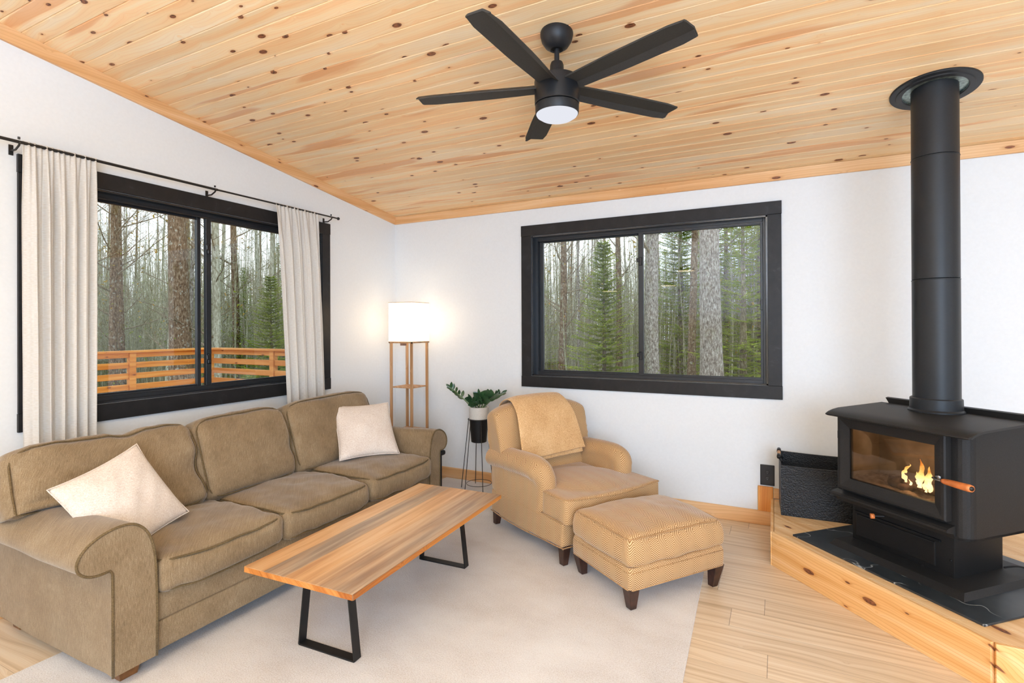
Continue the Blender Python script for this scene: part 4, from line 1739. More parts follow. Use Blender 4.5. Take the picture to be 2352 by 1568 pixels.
obj('motor_housing', bm, M['fan_metal'], fan, smooth=True, auto=35)
bm = B()
lathe(bm, [(0.1040, 0.0), (0.1065, -0.003), (0.1055, -0.040), (0.1035, -0.044)], (FC[0], FC[1], 2.580), 56)
obj('light_ring', bm, M['fan_metal'], fan, smooth=True, auto=35)
bm = B()
lathe(bm, [(0.1025, 0.0), (0.098, -0.008), (0.080, -0.020), (0.050, -0.028), (0.018, -0.031), (0.003, -0.0312)], (FC[0], FC[1], 2.538), 48)
obj('light_lens', bm, emis('frosted_lit_lens', (0.90, 0.92, 1.0), 0.86), fan, smooth=True)
for k in range(5):
    a = radians(-92.5 + 72 * k)
    d = Vector((cos(a), sin(a), 0))
    s = Vector((-sin(a), cos(a), 0))
    tw = radians(-2)
    sv = s * cos(tw) + Vector((0, 0, 1)) * sin(tw)
    nv = d.cross(sv)
    zb = 2.668
    bm = B()
    # section: flat face and a bevelled strip along one edge
    secs = []
    R0, R1 = 0.085, 0.700
    for i in range(11):
        t = i / 10
        r = R0 + (R1 - R0) * t
        w = 0.052 + 0.013 * min(1, t * 2.2)
        if i == 10:
            w -= 0.010
        sweep = 0.012 * t
        skew = 0.030 * (1 if i == 10 else 0)
        def P_(c, h, rr=r):
            return Vector((FC[0], FC[1], zb)) + d * rr + sv * c + nv * h
        secs.append([P_(-w, 0.002), P_(-w + 0.004, 0.007), P_(w * 0.45, 0.009), P_(w, -0.014), P_(w, -0.018), P_(w * 0.45, -0.001), P_(-w, -0.004)])
    # slanted, rounded tip
    for t_, ww in ((0.706, 0.86), (0.710, 0.70)):
        w = 0.066 * ww
        secs.append([Vector((FC[0], FC[1], zb)) + d * t_ + sv * c + nv * h for c, h in ((-w, 0.002), (-w + 0.004, 0.006), (w * 0.45, 0.008), (w, -0.012), (w, -0.015), (w * 0.45, -0.001), (-w, -0.003))])
    rings = [[bm.verts.new(p) for p in q] for q in secs]
    for a_, b_ in zip(rings, rings[1:]):
        for j in range(7):
            bm.faces.new((a_[j], a_[(j + 1) % 7], b_[(j + 1) % 7], b_[j]))
    bm.faces.new(rings[0])
    bm.faces.new(rings[-1])
    obj('blade', bm, M['fan_blade'], fan)

# ================================================================== HEARTH PLATFORM
HZ = 0.210
ht = thing('hearth_platform', 'raised pine hearth platform with boarded top under the wood stove', 'platform', (-0.038, 3.692, 0), radians(-47.7))
A_ = Vector((-0.036, 3.695, 0))
fd = Vector((cos(radians(-47.7)), sin(radians(-47.7)), 0))
C1 = A_ + fd * 1.205          # front right corner
C2 = C1 + Vector((1.9, 0.02, 0))
BLc = Vector((-0.042, YF - 0.02, 0))
BRc = Vector((C2.x, YF - 0.02, 0))
outl = [BLc, A_, C1, C2, BRc]
bm = B()
prism(bm, [(p.x, p.y) for p in outl], lambda p: Vector((p[0], p[1], 0.0)), lambda p: Vector((p[0], p[1], HZ - 0.019)))
obj('frame', bm, M['hearth_face'], ht)


def facing(p, q, z0, z1, th, name, mat, out):
    bm = B()
    p, q = Vector(p), Vector(q)
    n_ = out.normalized() * th
    prism(bm, [(0, 0), (1, 0), (1, 1), (0, 1)],
          lambda s: (p if s[0] == 0 else q) + n_ * s[1] + Vector((0, 0, z0)), lambda s: (p if s[0] == 0 else q) + n_ * s[1] + Vector((0, 0, z1)))
    return obj(name, bm, mat, ht, mods=[('BEVEL', dict(width=0.003, segments=2, limit_method='ANGLE'))])


nf = Vector((fd.y, -fd.x, 0))
facing(A_ + Vector((-0.019, 0, 0)) * 0, C1, 0.0, HZ, 0.019, 'front_board', M['hearth_face'], nf)
facing(BLc, A_ + Vector((0, -0.012, 0)), 0.0, HZ, 0.019, 'side_board', M['hearth_face'], Vector((-1, 0, 0)))
facing(C1, C2, 0.0, HZ, 0.019, 'front_board', M['hearth_face'], Vector((0, -1, 0)))
# deck boards run along x, cut to the outline
yb = A_.y
inner = [(BLc.x + 0.002, BLc.y), (A_.x + 0.002, A_.y + 0.002), (C1.x - 0.0, C1.y + 0.004), (C2.x, C2.y + 0.002), (BRc.x, BRc.y)]


def clip_band(poly, y0, y1):
    def cl(poly, f, val, keep):
        out = []
        for i in range(len(poly)):
            a, b = poly[i - 1], poly[i]
            ia, ib = keep(a), keep(b)
            if ia != ib:
                t = (val - a[1]) / (b[1] - a[1])
                out.append((a[0] + (b[0] - a[0]) * t, val))
            if ib:
                out.append(b)
        return out
    p = cl(poly, None, y0, lambda q: q[1] >= y0 - 1e-9)
    return cl(p, None, y1, lambda q: q[1] <= y1 + 1e-9)


yy_ = C1.y
bm = B()
while yy_ < YF - 0.02:
    p = clip_band(inner, yy_ + 0.0015, min(yy_ + 0.137, YF - 0.02))
    if len(p) >= 3:
        prism(bm, p, lambda q: Vector((q[0], q[1], HZ - 0.019)), lambda q: Vector((q[0], q[1], HZ - 0.0005)))
    yy_ += 0.140
obj('deck_boards', bm, M['hearth_deck'], ht)
bm = B()
bx(bm, BLc.x, BRc.x, C1.y + 0.02, YF - 0.02, HZ - 0.03, HZ - 0.006)
bm.free()

# stove frame of reference: u right along the front, n back
S2 = 2 ** -0.5
ud = Vector((S2, -S2, 0))
nd = Vector((S2, S2, 0))


def un(u, n, z):
    return ud * u + nd * n + Vector((0, 0, z))


# slate tiles
bm = B()
prism(bm, [(-2.545, 2.640), (-1.515, 2.612), (-1.49, 3.50), (-2.55, 3.50)], lambda p: un(p[0], p[1], HZ), lambda p: un(p[0], p[1], HZ + 0.010))
o = obj('slate_hearth', bm, M['slate'], None, mods=[('BEVEL', dict(width=0.002, segments=1, limit_method='ANGLE'))])
rebase(o, tuple(un(-2.03, 3.0, HZ)))
tag(o, 'black slate tile pad with white veins lying under the stove', 'tile')
TZ = HZ + 0.010

# ================================================================== WOOD STOVE
SU, SN = -2.03, 2.95
sv_root = thing('wood_stove', 'black pedestal wood stove burning behind a glass door on the hearth', 'stove', tuple(un(SU, SN, TZ)), radians(-45))
# local frame of the stove: x = u - SU, y = n - SN, z - TZ


def sl(u, n, z):
    return Vector((u - SU, n - SN, z - TZ))


def sbox(bm, u0, u1, n0, n1, z0, z1, bevel=0.0, seg=2):
    bx(bm, u0 - SU, u1 - SU, n0 - SN, n1 - SN, z0 - TZ, z1 - TZ, bevel=bevel, seg=seg)


# ash lip / base plate with sloping edge
bm = B()
ring0 = [(-2.372, 2.735), (-1.668, 2.735), (-1.668, 3.36), (-2.372, 3.36)]
ring1 = [(-2.365, 2.775), (-1.690, 2.775), (-1.690, 3.36), (-2.365, 3.36)]
a = [bm.verts.new(sl(p[0], p[1], TZ)) for p in ring0]
b = [bm.verts.new(sl(p[0], p[1], TZ + 0.026)) for p in ring1]
for k in range(4):
    bm.faces.new((a[k], a[(k + 1) % 4], b[(k + 1) % 4], b[k]))
bm.faces.new(a)
bm.faces.new(b)
obj('base_plate', bm, M['stove_metal'], sv_root, local=True)
bm = B()
sbox(bm, -2.346, -1.800, 2.885, 3.249, TZ + 0.02, 0.51, 0.006)
obj('pedestal', bm, M['stove_dark'], sv_root, local=True, smooth=True, auto=40)
bm = B()
sbox(bm, -2.32, -1.885, 2.878, 2.90, 0.272, 0.395, 0.006)
dr = obj('ash_drawer', bm, M['stove_dark'], sv_root, local=True)
bm = B()
sbox(bm, -2.325, -1.86, 2.872, 2.90, 0.402, 0.414, 0.003)
sbox(bm, -2.30, -1.91, 2.8765, 2.90, 0.285, 0.290, 0.001)
obj('ledge', bm, M['stove_dark'], dr, local=True)
for (u, z) in ((-2.33, 0.425), (-1.815, 0.33), (-2.2, 0.245), (-1.95, 0.245)):
    bm = B()
    lathe(bm, [(0.005, 0), (0.005, 0.004), (0.003, 0.006)], (0, 0, 0), 12, mat=Matrix.Translation(sl(u, 2.886, z)) @ Matrix.Rotation(pi / 2, 4, 'X'))
    obj('screw', bm, M['black_metal'], sv_root, local=True, smooth=True)
# body: hollow firebox with rounded front corners
BU0, BU1, BN0, BN1, BZ0, BZ1 = -2.318, -1.648, 2.735, 3.16, 0.498, 1.022
bm = B()


def rrect(u0, u1, n0, n1, r, k=6):
    pts = []
    for (cu, cn, a0) in ((u1 - r, n0 + r, -pi / 2), (u1 - 0.01, n1 - 0.01, 0), (u0 + 0.01, n1 - 0.01, pi / 2), (u0 + r, n0 + r, pi)):
        rr = r if a0 in (-pi / 2, pi) else 0.01
        for i in range(k + 1):
            a = a0 + i * (pi / 2) / k
            pts.append((cu + rr * cos(a), cn + rr * sin(a)))
    return pts


# side and back shell: an open-fronted wall built as thick strips
side_pts = rrect(BU0, BU1, BN0, BN1, 0.055)
n = len(side_pts)
inn = rrect(BU0 + 0.012, BU1 - 0.012, BN0 + 0.012, BN1 - 0.012, 0.045)


def front_open(p, q):
    return p[1] < BN0 + 0.0003 and q[1] < BN0 + 0.0003


for k in range(n):
    p, q = side_pts[k], side_pts[(k + 1) % n]
    pi_, qi = inn[k], inn[(k + 1) % n]
    if front_open(p, q):
        continue
    prism(bm, [p, q, qi, pi_], lambda s: sl(s[0], s[1], BZ0), lambda s: sl(s[0], s[1], BZ1))
# floor, roof and front frame
prism(bm, side_pts, lambda s: sl(s[0], s[1], BZ0), lambda s: sl(s[0], s[1], BZ0 + 0.012))
prism(bm, side_pts, lambda s: sl(s[0], s[1], BZ1 - 0.012), lambda s: sl(s[0], s[1], BZ1))
GU0, GU1, GZ0, GZ1 = -2.215, -1.772, 0.645, 0.925
for (u0, u1, z0, z1) in ((BU0 + 0.045, GU0 - 0.012, BZ0, BZ1), (GU1 + 0.012, BU1 - 0.045, BZ0, BZ1), (GU0 - 0.012, GU1 + 0.012, BZ0, GZ0 - 0.012), (GU0 - 0.012, GU1 + 0.012, GZ1 + 0.012, BZ1)):
    sbox(bm, u0, u1, BN0, BN0 + 0.014, z0, z1)
bmesh.ops.remove_doubles(bm, verts=bm.verts[:], dist=0.0002)
obj('body', bm, M['stove_metal'], sv_root, local=True, smooth=True, auto=35)
# apron ledge under the door
bm = B()
lipp = [(2.735, 0.498), (2.735, 0.560), (2.690, 0.552), (2.676, 0.545), (2.676, 0.536), (2.690, 0.530), (2.722, 0.522)]
prism(bm, lipp, lambda s: sl(-2.318, s[0], s[1]), lambda s: sl(-1.702, s[0], s[1]))
obj('apron', bm, M['stove_metal'], sv_root, local=True)
# door: bevelled frame round the glass
DU0, DU1, DZ0, DZ1, DN = -2.280, -1.716, 0.578, 0.990, 2.690
bm = B()


def rect(u0, u1, z0, z1, n_):
    return [bm.verts.new(sl(u, n_, z)) for u, z in ((u0, z0), (u1, z0), (u1, z1), (u0, z1))]


q0 = rect(DU0, DU1, DZ0, DZ1, BN0 - 0.002)
q1 = rect(DU0, DU1, DZ0, DZ1, DN + 0.006)
q2 = rect(DU0 + 0.006, DU1 - 0.006, DZ0 + 0.006, DZ1 - 0.006, DN)
q3 = rect(DU0 + 0.020, DU1 - 0.020, DZ0 + 0.020, DZ1 - 0.020, DN)
q4 = rect(GU0, GU1, GZ0, GZ1, DN + 0.016)
q5 = rect(GU0, GU1, GZ0, GZ1, BN0 - 0.002)
for a, b in ((q0, q1), (q1, q2), (q2, q3), (q3, q4), (q4, q5), (q5, q0)):
    for k in range(4):
        bm.faces.new((a[k], a[(k + 1) % 4], b[(k + 1) % 4], b[k]))
door = obj('door', bm, M['stove_metal'], sv_root, local=True)
bm = B()
sbox(bm, GU0 - 0.008, GU1 + 0.008, DN + 0.022, DN + 0.026, GZ0 - 0.008, GZ1 + 0.008)
obj('glass', bm, M['stove_glass'], door, local=True)
bm = B()
hz_ = 0.770
lathe(bm, [(0.011, 0), (0.011, 0.012)], (0, 0, 0), 18, mat=Matrix.Translation(sl(-1.742, DN + 0.002, hz_ + 0.012)) @ Matrix.Rotation(pi / 2, 4, 'X'))
tube(bm, [sl(-1.765, 2.682, hz_ + 0.004), sl(-1.742, 2.664, hz_ + 0.004), sl(-1.690, 2.644, hz_ + 0.009)], 0.0050, 10)
lat = obj('latch_rod', bm, M['steel'], door, local=True, smooth=True)
bm = B()
hp = [sl(-1.702, 2.648, 0.779), sl(-1.690, 2.644, 0.780), sl(-1.640, 2.627, 0.784), sl(-1.566, 2.603, 0.789), sl(-1.553, 2.599, 0.790)]
tube(bm, hp, [0.009, 0.0125, 0.0150, 0.0170, 0.0150], 20)
obj('handle', bm, M['orange_wood'], door, local=True, smooth=True, label='orange turned wood door handle')
bm = B()
tube(bm, [sl(-1.5535, 2.5992, 0.790), sl(-1.550, 2.598, 0.790)], 0.010, 16)
obj('handle_cap', bm, M['black_plastic'], door, local=True, smooth=True)
for z in (0.875, 0.655):
    bm = B()
    sbox(bm, -2.300, -2.284, 2.716, 2.736, z - 0.022, z + 0.022, 0.003)
    obj('hinge', bm, M['stove_metal'], sv_root, local=True)
# air control knob under the apron
bm = B()
tube(bm, [sl(-2.045, 2.74, 0.487), sl(-2.075, 2.700, 0.484)], 0.004, 8)
ac = obj('air_control', bm, M['black_metal'], sv_root, local=True)
bm = B()
tube(bm, [sl(-2.072, 2.704, 0.484), sl(-2.083, 2.690, 0.483)], [0.013, 0.014], 16)
obj('knob', bm, M['orange_wood'], ac, local=True, smooth=True, label='round orange wood air knob')
# top plate with bent-down front lip
bm = B()
tp = [(2.560, 1.008), (2.562, 1.012), (2.580, 1.022), (2.610, 1.030), (2.66, 1.035), (3.13, 1.035), (3.13, 1.024), (2.66, 1.024), (2.61, 1.019), (2.58, 1.011), (2.566, 1.004)]
us = [(-2.262, 0.030), (-2.252, 0.012), (-2.232, 0.0), (-1.56, 0.0), (-1.545, 0.006), (-1.540, 0.018)]
rings = []
for (u, back) in us:
    ring = []
    for (n_, z) in tp:
        nn2 = n_ + back if n_ < 2.7 else n_
        uu = u + (-0.085 * (n_ - 2.60) / 0.53 if u < -2 else -0.060 * (n_ - 2.60) / 0.53) * (1 if n_ > 2.6 else 0)
        ring.append(bm.verts.new(sl(uu, nn2, z)))
    rings.append(ring)
for a, b in zip(rings, rings[1:]):
    for k in range(len(tp)):
        bm.faces.new((a[k], a[(k + 1) % len(tp)], b[(k + 1) % len(tp)], b[k]))
bm.faces.new(rings[0])
bm.faces.new(rings[-1])
obj('top_plate', bm, M['stove_metal'], sv_root, local=True, smooth=True, auto=30)
# rear heat shield rising behind the top
bm = B()
prism(bm, [(-2.312, 1.028), (-1.50, 1.028), (-1.48, 1.062), (-2.335, 1.062)], lambda s: sl(s[0], 3.145, s[1]), lambda s: sl(s[0], 3.165, s[1] + 0.004))
obj('heat_shield', bm, M['black_metal'], sv_root, local=True)
# collar
pu, pn = (0.755 - 3.572) * S2, (0.755 + 3.572) * S2
bm = B()
cc = sl(pu, pn - 0.004, 0)
lathe(bm, [(0.124, 1.034 - TZ), (0.124, 1.042 - TZ), (0.116, 1.050 - TZ), (0.1145, 1.105 - TZ), (0.108, 1.110 - TZ)], (cc.x, cc.y, 0), 48)
obj('collar', bm, M['pipe'], sv_root, local=True, smooth=True, auto=35)
# firebox interior
bm = B()
sbox(bm, -2.30, -1.665, 3.02, 3.04, 0.51, 1.0)
sbox(bm, -2.300, -2.280, 2.76, 3.03, 0.51, 1.0)
sbox(bm, -1.685, -1.665, 2.76, 3.03, 0.51, 1.0)
sbox(bm, -2.28, -1.685, 2.76, 3.03, 0.975, 0.985)
obj('firebrick_lining', bm, M['firebrick'], sv_root, local=True)
bm = B()
g = [[bm.verts.new(sl(-2.28 + 0.595 * i / 24, 2.752 + 0.275 * j / 12, 0.622 + 0.030 * mnoise.noise(Vector((i * .35, j * .4, 2))) + 0.02 * (j / 12))) for i in range(25)] for j in range(13)]
for a, b in zip(g, g[1:]):
    for k in range(24):
        bm.faces.new((a[k], a[k + 1], b[k + 1], b[k]))
obj('ash_bed', bm, M['ash'], sv_root, local=True, smooth=True)
rng = random.Random(11)
for (u0, n0_, u1, n1_, r_, loglab) in ((-2.10, 2.86, -1.74, 2.90, 0.030, 'thick charred log lying along the back of the stove fire'), (-2.02, 2.80, -1.80, 2.96, 0.022, 'charred log crossing under the tallest flames in the stove'), (-2.12, 2.93, -1.90, 2.84, 0.018, 'thin charred stick at the left end of the stove fire')):
    bm = B()
    pts = [sl(u0 + (u1 - u0) * t / 6, n0_ + (n1_ - n0_) * t / 6, 0.652 + 0.008 * rng.uniform(-1, 1)) for t in range(7)]
    tube(bm, pts, [r_ * rng.uniform(0.7, 1.1) for _ in range(7)], 9)
    lg = obj('burning_log', bm, M['charlog'], None, smooth=True)
    lg.data.transform(Matrix.Translation(un(SU, SN, TZ)) @ Matrix.Rotation(radians(-45), 4, 'Z'))
    o_ = un((u0 + u1) / 2, (n0_ + n1_) / 2, 0.652)
    rebase(lg, tuple(o_))
    tag(lg, loglab, 'log', 'logs in the stove')
# flames: tapering wavy tongues rooted on the logs
fl_t = thing('fire', 'yellow flames burning on the right side behind the stove glass', 'fire', tuple(un(-1.93, 2.84, 0.655)), radians(-45))


def flame(u, n_, z0, h, r, seed, bend=0.0):
    bm = B()
    rng = random.Random(seed)
    pts, rs = [], []
    N = 18
    for i in range(N + 1):
        t = i / N
        w = 0.010 * sin(t * 7 + seed) * t + bend * t * t
        pts.append(Vector((u + w + 1.93, n_ - 2.84 + 0.006 * sin(t * 5 + seed * 2), z0 + h * t - 0.655)))
        prof = (0.45 + 1.1 * t) if t < 0.28 else 0.76 * (1 - ((t - 0.28) / 0.72)) ** 0.85 * 1.25
        rs.append(max(0.0006, r * prof * (1 + 0.28 * sin(t * 15 + seed * 3) * (1 - t * 0.3))))
    tube(bm, pts, rs, 12)
    obj('flame', bm, M['flame'], fl_t, local=True, smooth=True)


for args in ((-2.005, 2.84, 0.672, 0.075, 0.013, 1, -0.006), (-1.998, 2.84, 0.722, 0.050, 0.009, 2, 0.012), (-1.925, 2.83, 0.665, 0.150, 0.020, 3, 0.012),
             (-1.900, 2.85, 0.66, 0.120, 0.022, 4, 0.018), (-1.948, 2.86, 0.66, 0.075, 0.014, 5, -0.008), (-1.876, 2.83, 0.655, 0.060, 0.012, 6, 0.0),
             (-1.845, 2.84, 0.655, 0.062, 0.010, 7, 0.006), (-1.820, 2.82, 0.65, 0.040, 0.010, 8, 0.006), (-1.795, 2.83, 0.65, 0.052, 0.009, 9, 0.010),
             (-1.97, 2.83, 0.655, 0.040, 0.008, 10, 0.0), (-1.775, 2.84, 0.648, 0.044, 0.008, 12, 0.004), (-1.885, 2.81, 0.655, 0.05, 0.009, 13, -0.004)):
    flame(*args)
fd_ = bpy.data.lights.new('fire_glow', 'POINT')
fd_.energy = 1.3
fd_.color = (1.0, 0.62, 0.32)
fd_.shadow_soft_size = 0.05
fo = bpy.data.objects.new('fire_glow', fd_)
COL.objects.link(fo)
fo.location = un(-1.93, 2.80, 0.80)

# stove pipe (own thing), passes into the ceiling
PX, PY = 0.755, 3.572
pt_ = thing('stove_pipe', 'tall black double-wall stove pipe rising from the stove to the ceiling', 'stove pipe', (PX, PY, 1.10))
PR = 0.1045
for (z0, z1, rr) in ((1.108, 1.745, PR), (1.747, 2.400, PR * 0.996), (2.402, 2.82, PR * 0.990)):
    bm = B()
    lathe(bm, [(rr - 0.002, 0), (rr, 0.002), (rr, z1 - z0 - 0.006), (rr + 0.0015, z1 - z0 - 0.004), (rr + 0.0015, z1 - z0 - 0.001), (rr - 0.001, z1 - z0)], (PX, PY, z0), 56)
    obj('pipe_section', bm, M['pipe'], pt_, smooth=True, auto=35)
# ceiling trim collar follows the slope
tl = Matrix.Translation((PX, PY, ceil_z(PY))) @ Matrix.Rotation(-math.atan(SL), 4, 'X')
bm = B()
lathe(bm, [(0.142, -0.012), (0.146, -0.016), (0.168, -0.016), (0.172, -0.011), (0.196, -0.010), (0.199, -0.006), (0.199, 0.0), (0.142, 0.0)], (0, 0, 0), 60, cap0=False, cap1=False, mat=tl)
obj('ceiling_ring', bm, M['pipe'], pt_, smooth=True, auto=35)
bm = B()
lathe(bm, [(0.1425, -0.010), (0.1415, -0.0025), (0.104, -0.0025)], (0, 0, 0), 48, cap0=False, cap1=False, mat=tl)
obj('support_box', bm, M['galv'], pt_, smooth=True, auto=35, label='galvanised inner sleeve')

# ================================================================== LOG BASKET
bk = thing('log_basket', 'black woven firewood basket with wood and leather handles on the hearth', 'basket', (0.22, 4.2, HZ))
b0 = Vector((0.013, 4.035))
b1 = Vector((0.44, 4.048))
sidev = Vector((-0.012, 0.30))
bm = B()
hgt_ = 0.335


def bwall(p, q, z0, zt0, zt1, th=0.008, sag=0.0):
    d = (q - p)
    L = d.length
    n_ = Vector((-d.y, d.x)).normalized() * th
    N = 10
    rings = []
    for i in range(N + 1):
        t = i / N
        c = p + d * t
        zt = zt0 + (zt1 - zt0) * t - sag * sin(pi * t)
        rings.append([bm.verts.new((c.x, c.y, z0)), bm.verts.new((c.x + n_.x, c.y + n_.y, z0)), bm.verts.new((c.x + n_.x, c.y + n_.y, zt)), bm.verts.new((c.x, c.y, zt))])
    for a, b in zip(rings, rings[1:]):
        for k in range(4):
            bm.faces.new((a[k], a[(k + 1) % 4], b[(k + 1) % 4], b[k]))
    bm.faces.new(rings[0])
    bm.faces.new(rings[-1][::-1])


bwall(b0, b1, HZ, 0.550, 0.548, sag=0.004)
bwall(b0 + sidev, b1 + sidev, HZ, 0.585, 0.575, sag=0.004)
bwall(b0, b0 + sidev, HZ, 0.550, 0.585)
bwall(b1, b1 + sidev, HZ, 0.548, 0.575)
bx(bm, 0.015, 0.44, 4.045, 4.335, HZ, HZ + 0.012)
obj('body', bm, M['woven'], bk)
for (px_, py_) in ((-0.006, 4.12),):
    bm = B()
    tube(bm, [(px_, py_ - 0.075, 0.603), (px_, py_ + 0.10, 0.618)], 0.011, 12)
    obj('handle', bm, plain('pale_wood_handle', (196, 150, 110), 0.5), bk, smooth=True)
    for (ya, yb2) in ((py_ - 0.080, py_ - 0.035), (py_ + 0.045, py_ + 0.105)):
        bm = B()
        za = 0.603 + (ya - py_ + 0.075) * 0.086
        tube(bm, [(px_, ya, za), (px_, yb2, za + 0.004)], 0.0135, 12)
        tube(bm, [(px_, (ya + yb2) / 2, za), (0.016, (ya + yb2) / 2, 0.56)], 0.008, 8)
        obj('leather_wrap', bm, M['black_metal'], bk, smooth=True)

# power cord on the hearth at the right of the stove
bm = B()
tube(bm, smoothline([un(-1.782, 3.22, HZ + 0.05), un(-1.72, 3.25, HZ + 0.075), un(-1.62, 3.28, HZ + 0.05), un(-1.55, 3.33, HZ + 0.008), un(-1.45, 3.33, HZ + 0.006), un(-1.30, 3.45, HZ + 0.006)], 8), 0.0045, 8)
tube(bm, smoothline([un(-1.782, 3.23, HZ + 0.03), un(-1.72, 3.20, HZ + 0.012), un(-1.60, 3.17, HZ + 0.006), un(-1.50, 3.15, HZ + 0.006), un(-1.2, 3.2, HZ + 0.006)], 8), 0.0045, 8)
o = obj('power_cord', bm, M['black_plastic'], None, smooth=True)
rebase(o, tuple(un(-1.5, 3.3, HZ)))
tag(o, 'black power cord looping on the hearth boards right of the stove', 'cord')

# ================================================================== LAMPS BEHIND THE VIEWER (seen mirrored in the far window)
for i, (x, y, z) in enumerate(((-1.45, -0.55, 2.46), (-1.95, -1.7, 2.30), (-3.0, -1.2, 2.20))):
    t = thing('pendant_lamp', ('round glowing ceiling pendant mirrored in the far window pane, by the big trunk',
                               'round glowing ceiling pendant mirrored in the far window pane, over the spruce',
                               'round glowing ceiling pendant mirrored in the far window left lite')[i], 'lamp', (x, y, z), group='pendants behind the viewer')
    bm = B()
    lathe(bm, [(0.15, 0.0), (0.16, 0.02), (0.10, 0.06), (0.02, 0.075)], (x, y, z), 28)
    obj('cap', bm, M['black_metal'], t, smooth=True, auto=40)
    bm = B()
    lathe(bm, [(0.02, -0.004), (0.145, -0.003), (0.148, 0.0)], (x, y, z), 28)
    obj('diffuser', bm, emis('warm_diffuser', (1.0, 0.80, 0.5), 9), t)
    bm = B()
    tube(bm, [(x, y, z + 0.07), (x, y, ceil_z(y) + 0.01)], 0.004, 8)
    obj('cable', bm, M['black_metal'], t)

# ================================================================== OUTSIDE
GZ = -0.75
bm = B()
n = 40
gg = [[bm.verts.new((-75 + 125 * i / n, -30 + 125 * j / n, GZ + 0.25 * mnoise.noise(Vector((i * .4, j * .4, 0))) - 0.1)) for i in range(n + 1)] for j in range(n + 1)]
for a, b in zip(gg, gg[1:]):
    for k in range(n):
        bm.faces.new((a[k], a[k + 1], b[k + 1], b[k]))
struct('forest_ground', bm, M['ground'], smooth=True)

# deck with horizontal-board railing
DX, DYc = -8.7, 5.72
bm = B()
yy_ = -4.0
while yy_ < DYc:
    bx(bm, DX, XL - WT - 0.02, yy_, min(yy_ + 0.136, DYc), -0.03, 0.0)
    yy_ += 0.142
struct('deck_floor', bm, M['deck_x'])


def railing(label, along, posts, a0, a1, mat):
    o0 = (DX, (a0 + a1) / 2, 0) if along == 'y' else ((a0 + a1) / 2, DYc, 0)
    t = thing('deck_railing', label, 'railing', o0, group='cedar railings of the deck')

    def rb(bm, s0, s1, d0, d1, z0, z1, bev=0.004):
        if along == 'y':
            bx(bm, DX + d0, DX + d1, s0, s1, z0, z1, bevel=bev, seg=1)
        else:
            bx(bm, s0, s1, DYc + d0, DYc + d1, z0, z1, bevel=bev, seg=1)
    for p in posts:
        bm = B()
        rb(bm, p - 0.045, p + 0.045, -0.045, 0.045, -0.7, 1.135)
        obj('post', bm, mat, t)
    dd = (0.046, 0.082) if along == 'y' else (-0.082, -0.046)
    dd = (-0.02, 0.018)
    for (z0, z1) in ((1.062, 1.135), (0.905, 0.992), (0.742, 0.830), (0.578, 0.664)):
        bm = B()
        ps_ = sorted([a0, a1] + [p for p in posts])
        for s0, s1 in zip(ps_, ps_[1:]):
            if s1 - s0 > 0.2:
                rb(bm, s0 + (0.046 if s0 in posts else 0), s1 - (0.046 if s1 in posts else 0), dd[0], dd[1], z0, z1)
        obj('rail_board', bm, mat, t)
    bm = B()
    rb(bm, a0, a1, -0.07, 0.07, 1.136, 1.168)
    obj('cap_board', bm, mat, t)


railing('orange cedar deck railing running across the left lite of the left window', 'y', (0.6, 2.5, 4.49, 5.72), -3.9, 5.64, M['deck'])
railing('orange cedar deck railing section seen in the right lite of the left window', 'x', (-7.12, -5.5), -8.62, -4.0, M['deck_x'])


# ------------------------------------------------------------------ trees
def limb(bm, p, d, L, r, depth, rng, nseg=5, sides=5):
    """one crooked limb with children; returns nothing"""
    pts = [p.copy()]
    rs = [r]
    dd = d.normalized()
    q = p.copy()
    for i in range(nseg):
        dd = (dd + Vector((rng.uniform(-1, 1), rng.uniform(-1, 1), rng.uniform(-0.4, 0.9))) * 0.16).normalized()
        q = q + dd * (L / nseg)
        pts.append(q.copy())
        rs.append(max(0.0022, r * (1 - 0.85 * (i + 1) / nseg)))
    tube(bm, pts, rs, sides, cap=False)
    if depth > 0:
        kids = 4 if depth > 1 else 5
        for k in range(kids):
            t = rng.uniform(0.25, 1.0)
            i = min(nseg - 1, int(t * nseg))
            base = pts[i].lerp(pts[i + 1], t * nseg - i if t < 1 else 1)
            ax = Vector((rng.uniform(-1, 1), rng.uniform(-1, 1), rng.uniform(-0.1, 1.0)))
            limb(bm, base, (dd * 0.6 + ax).normalized(), L * rng.uniform(0.32, 0.55), rs[i] * 0.55, depth - 1, rng, 4, 3)
    return pts[-1]


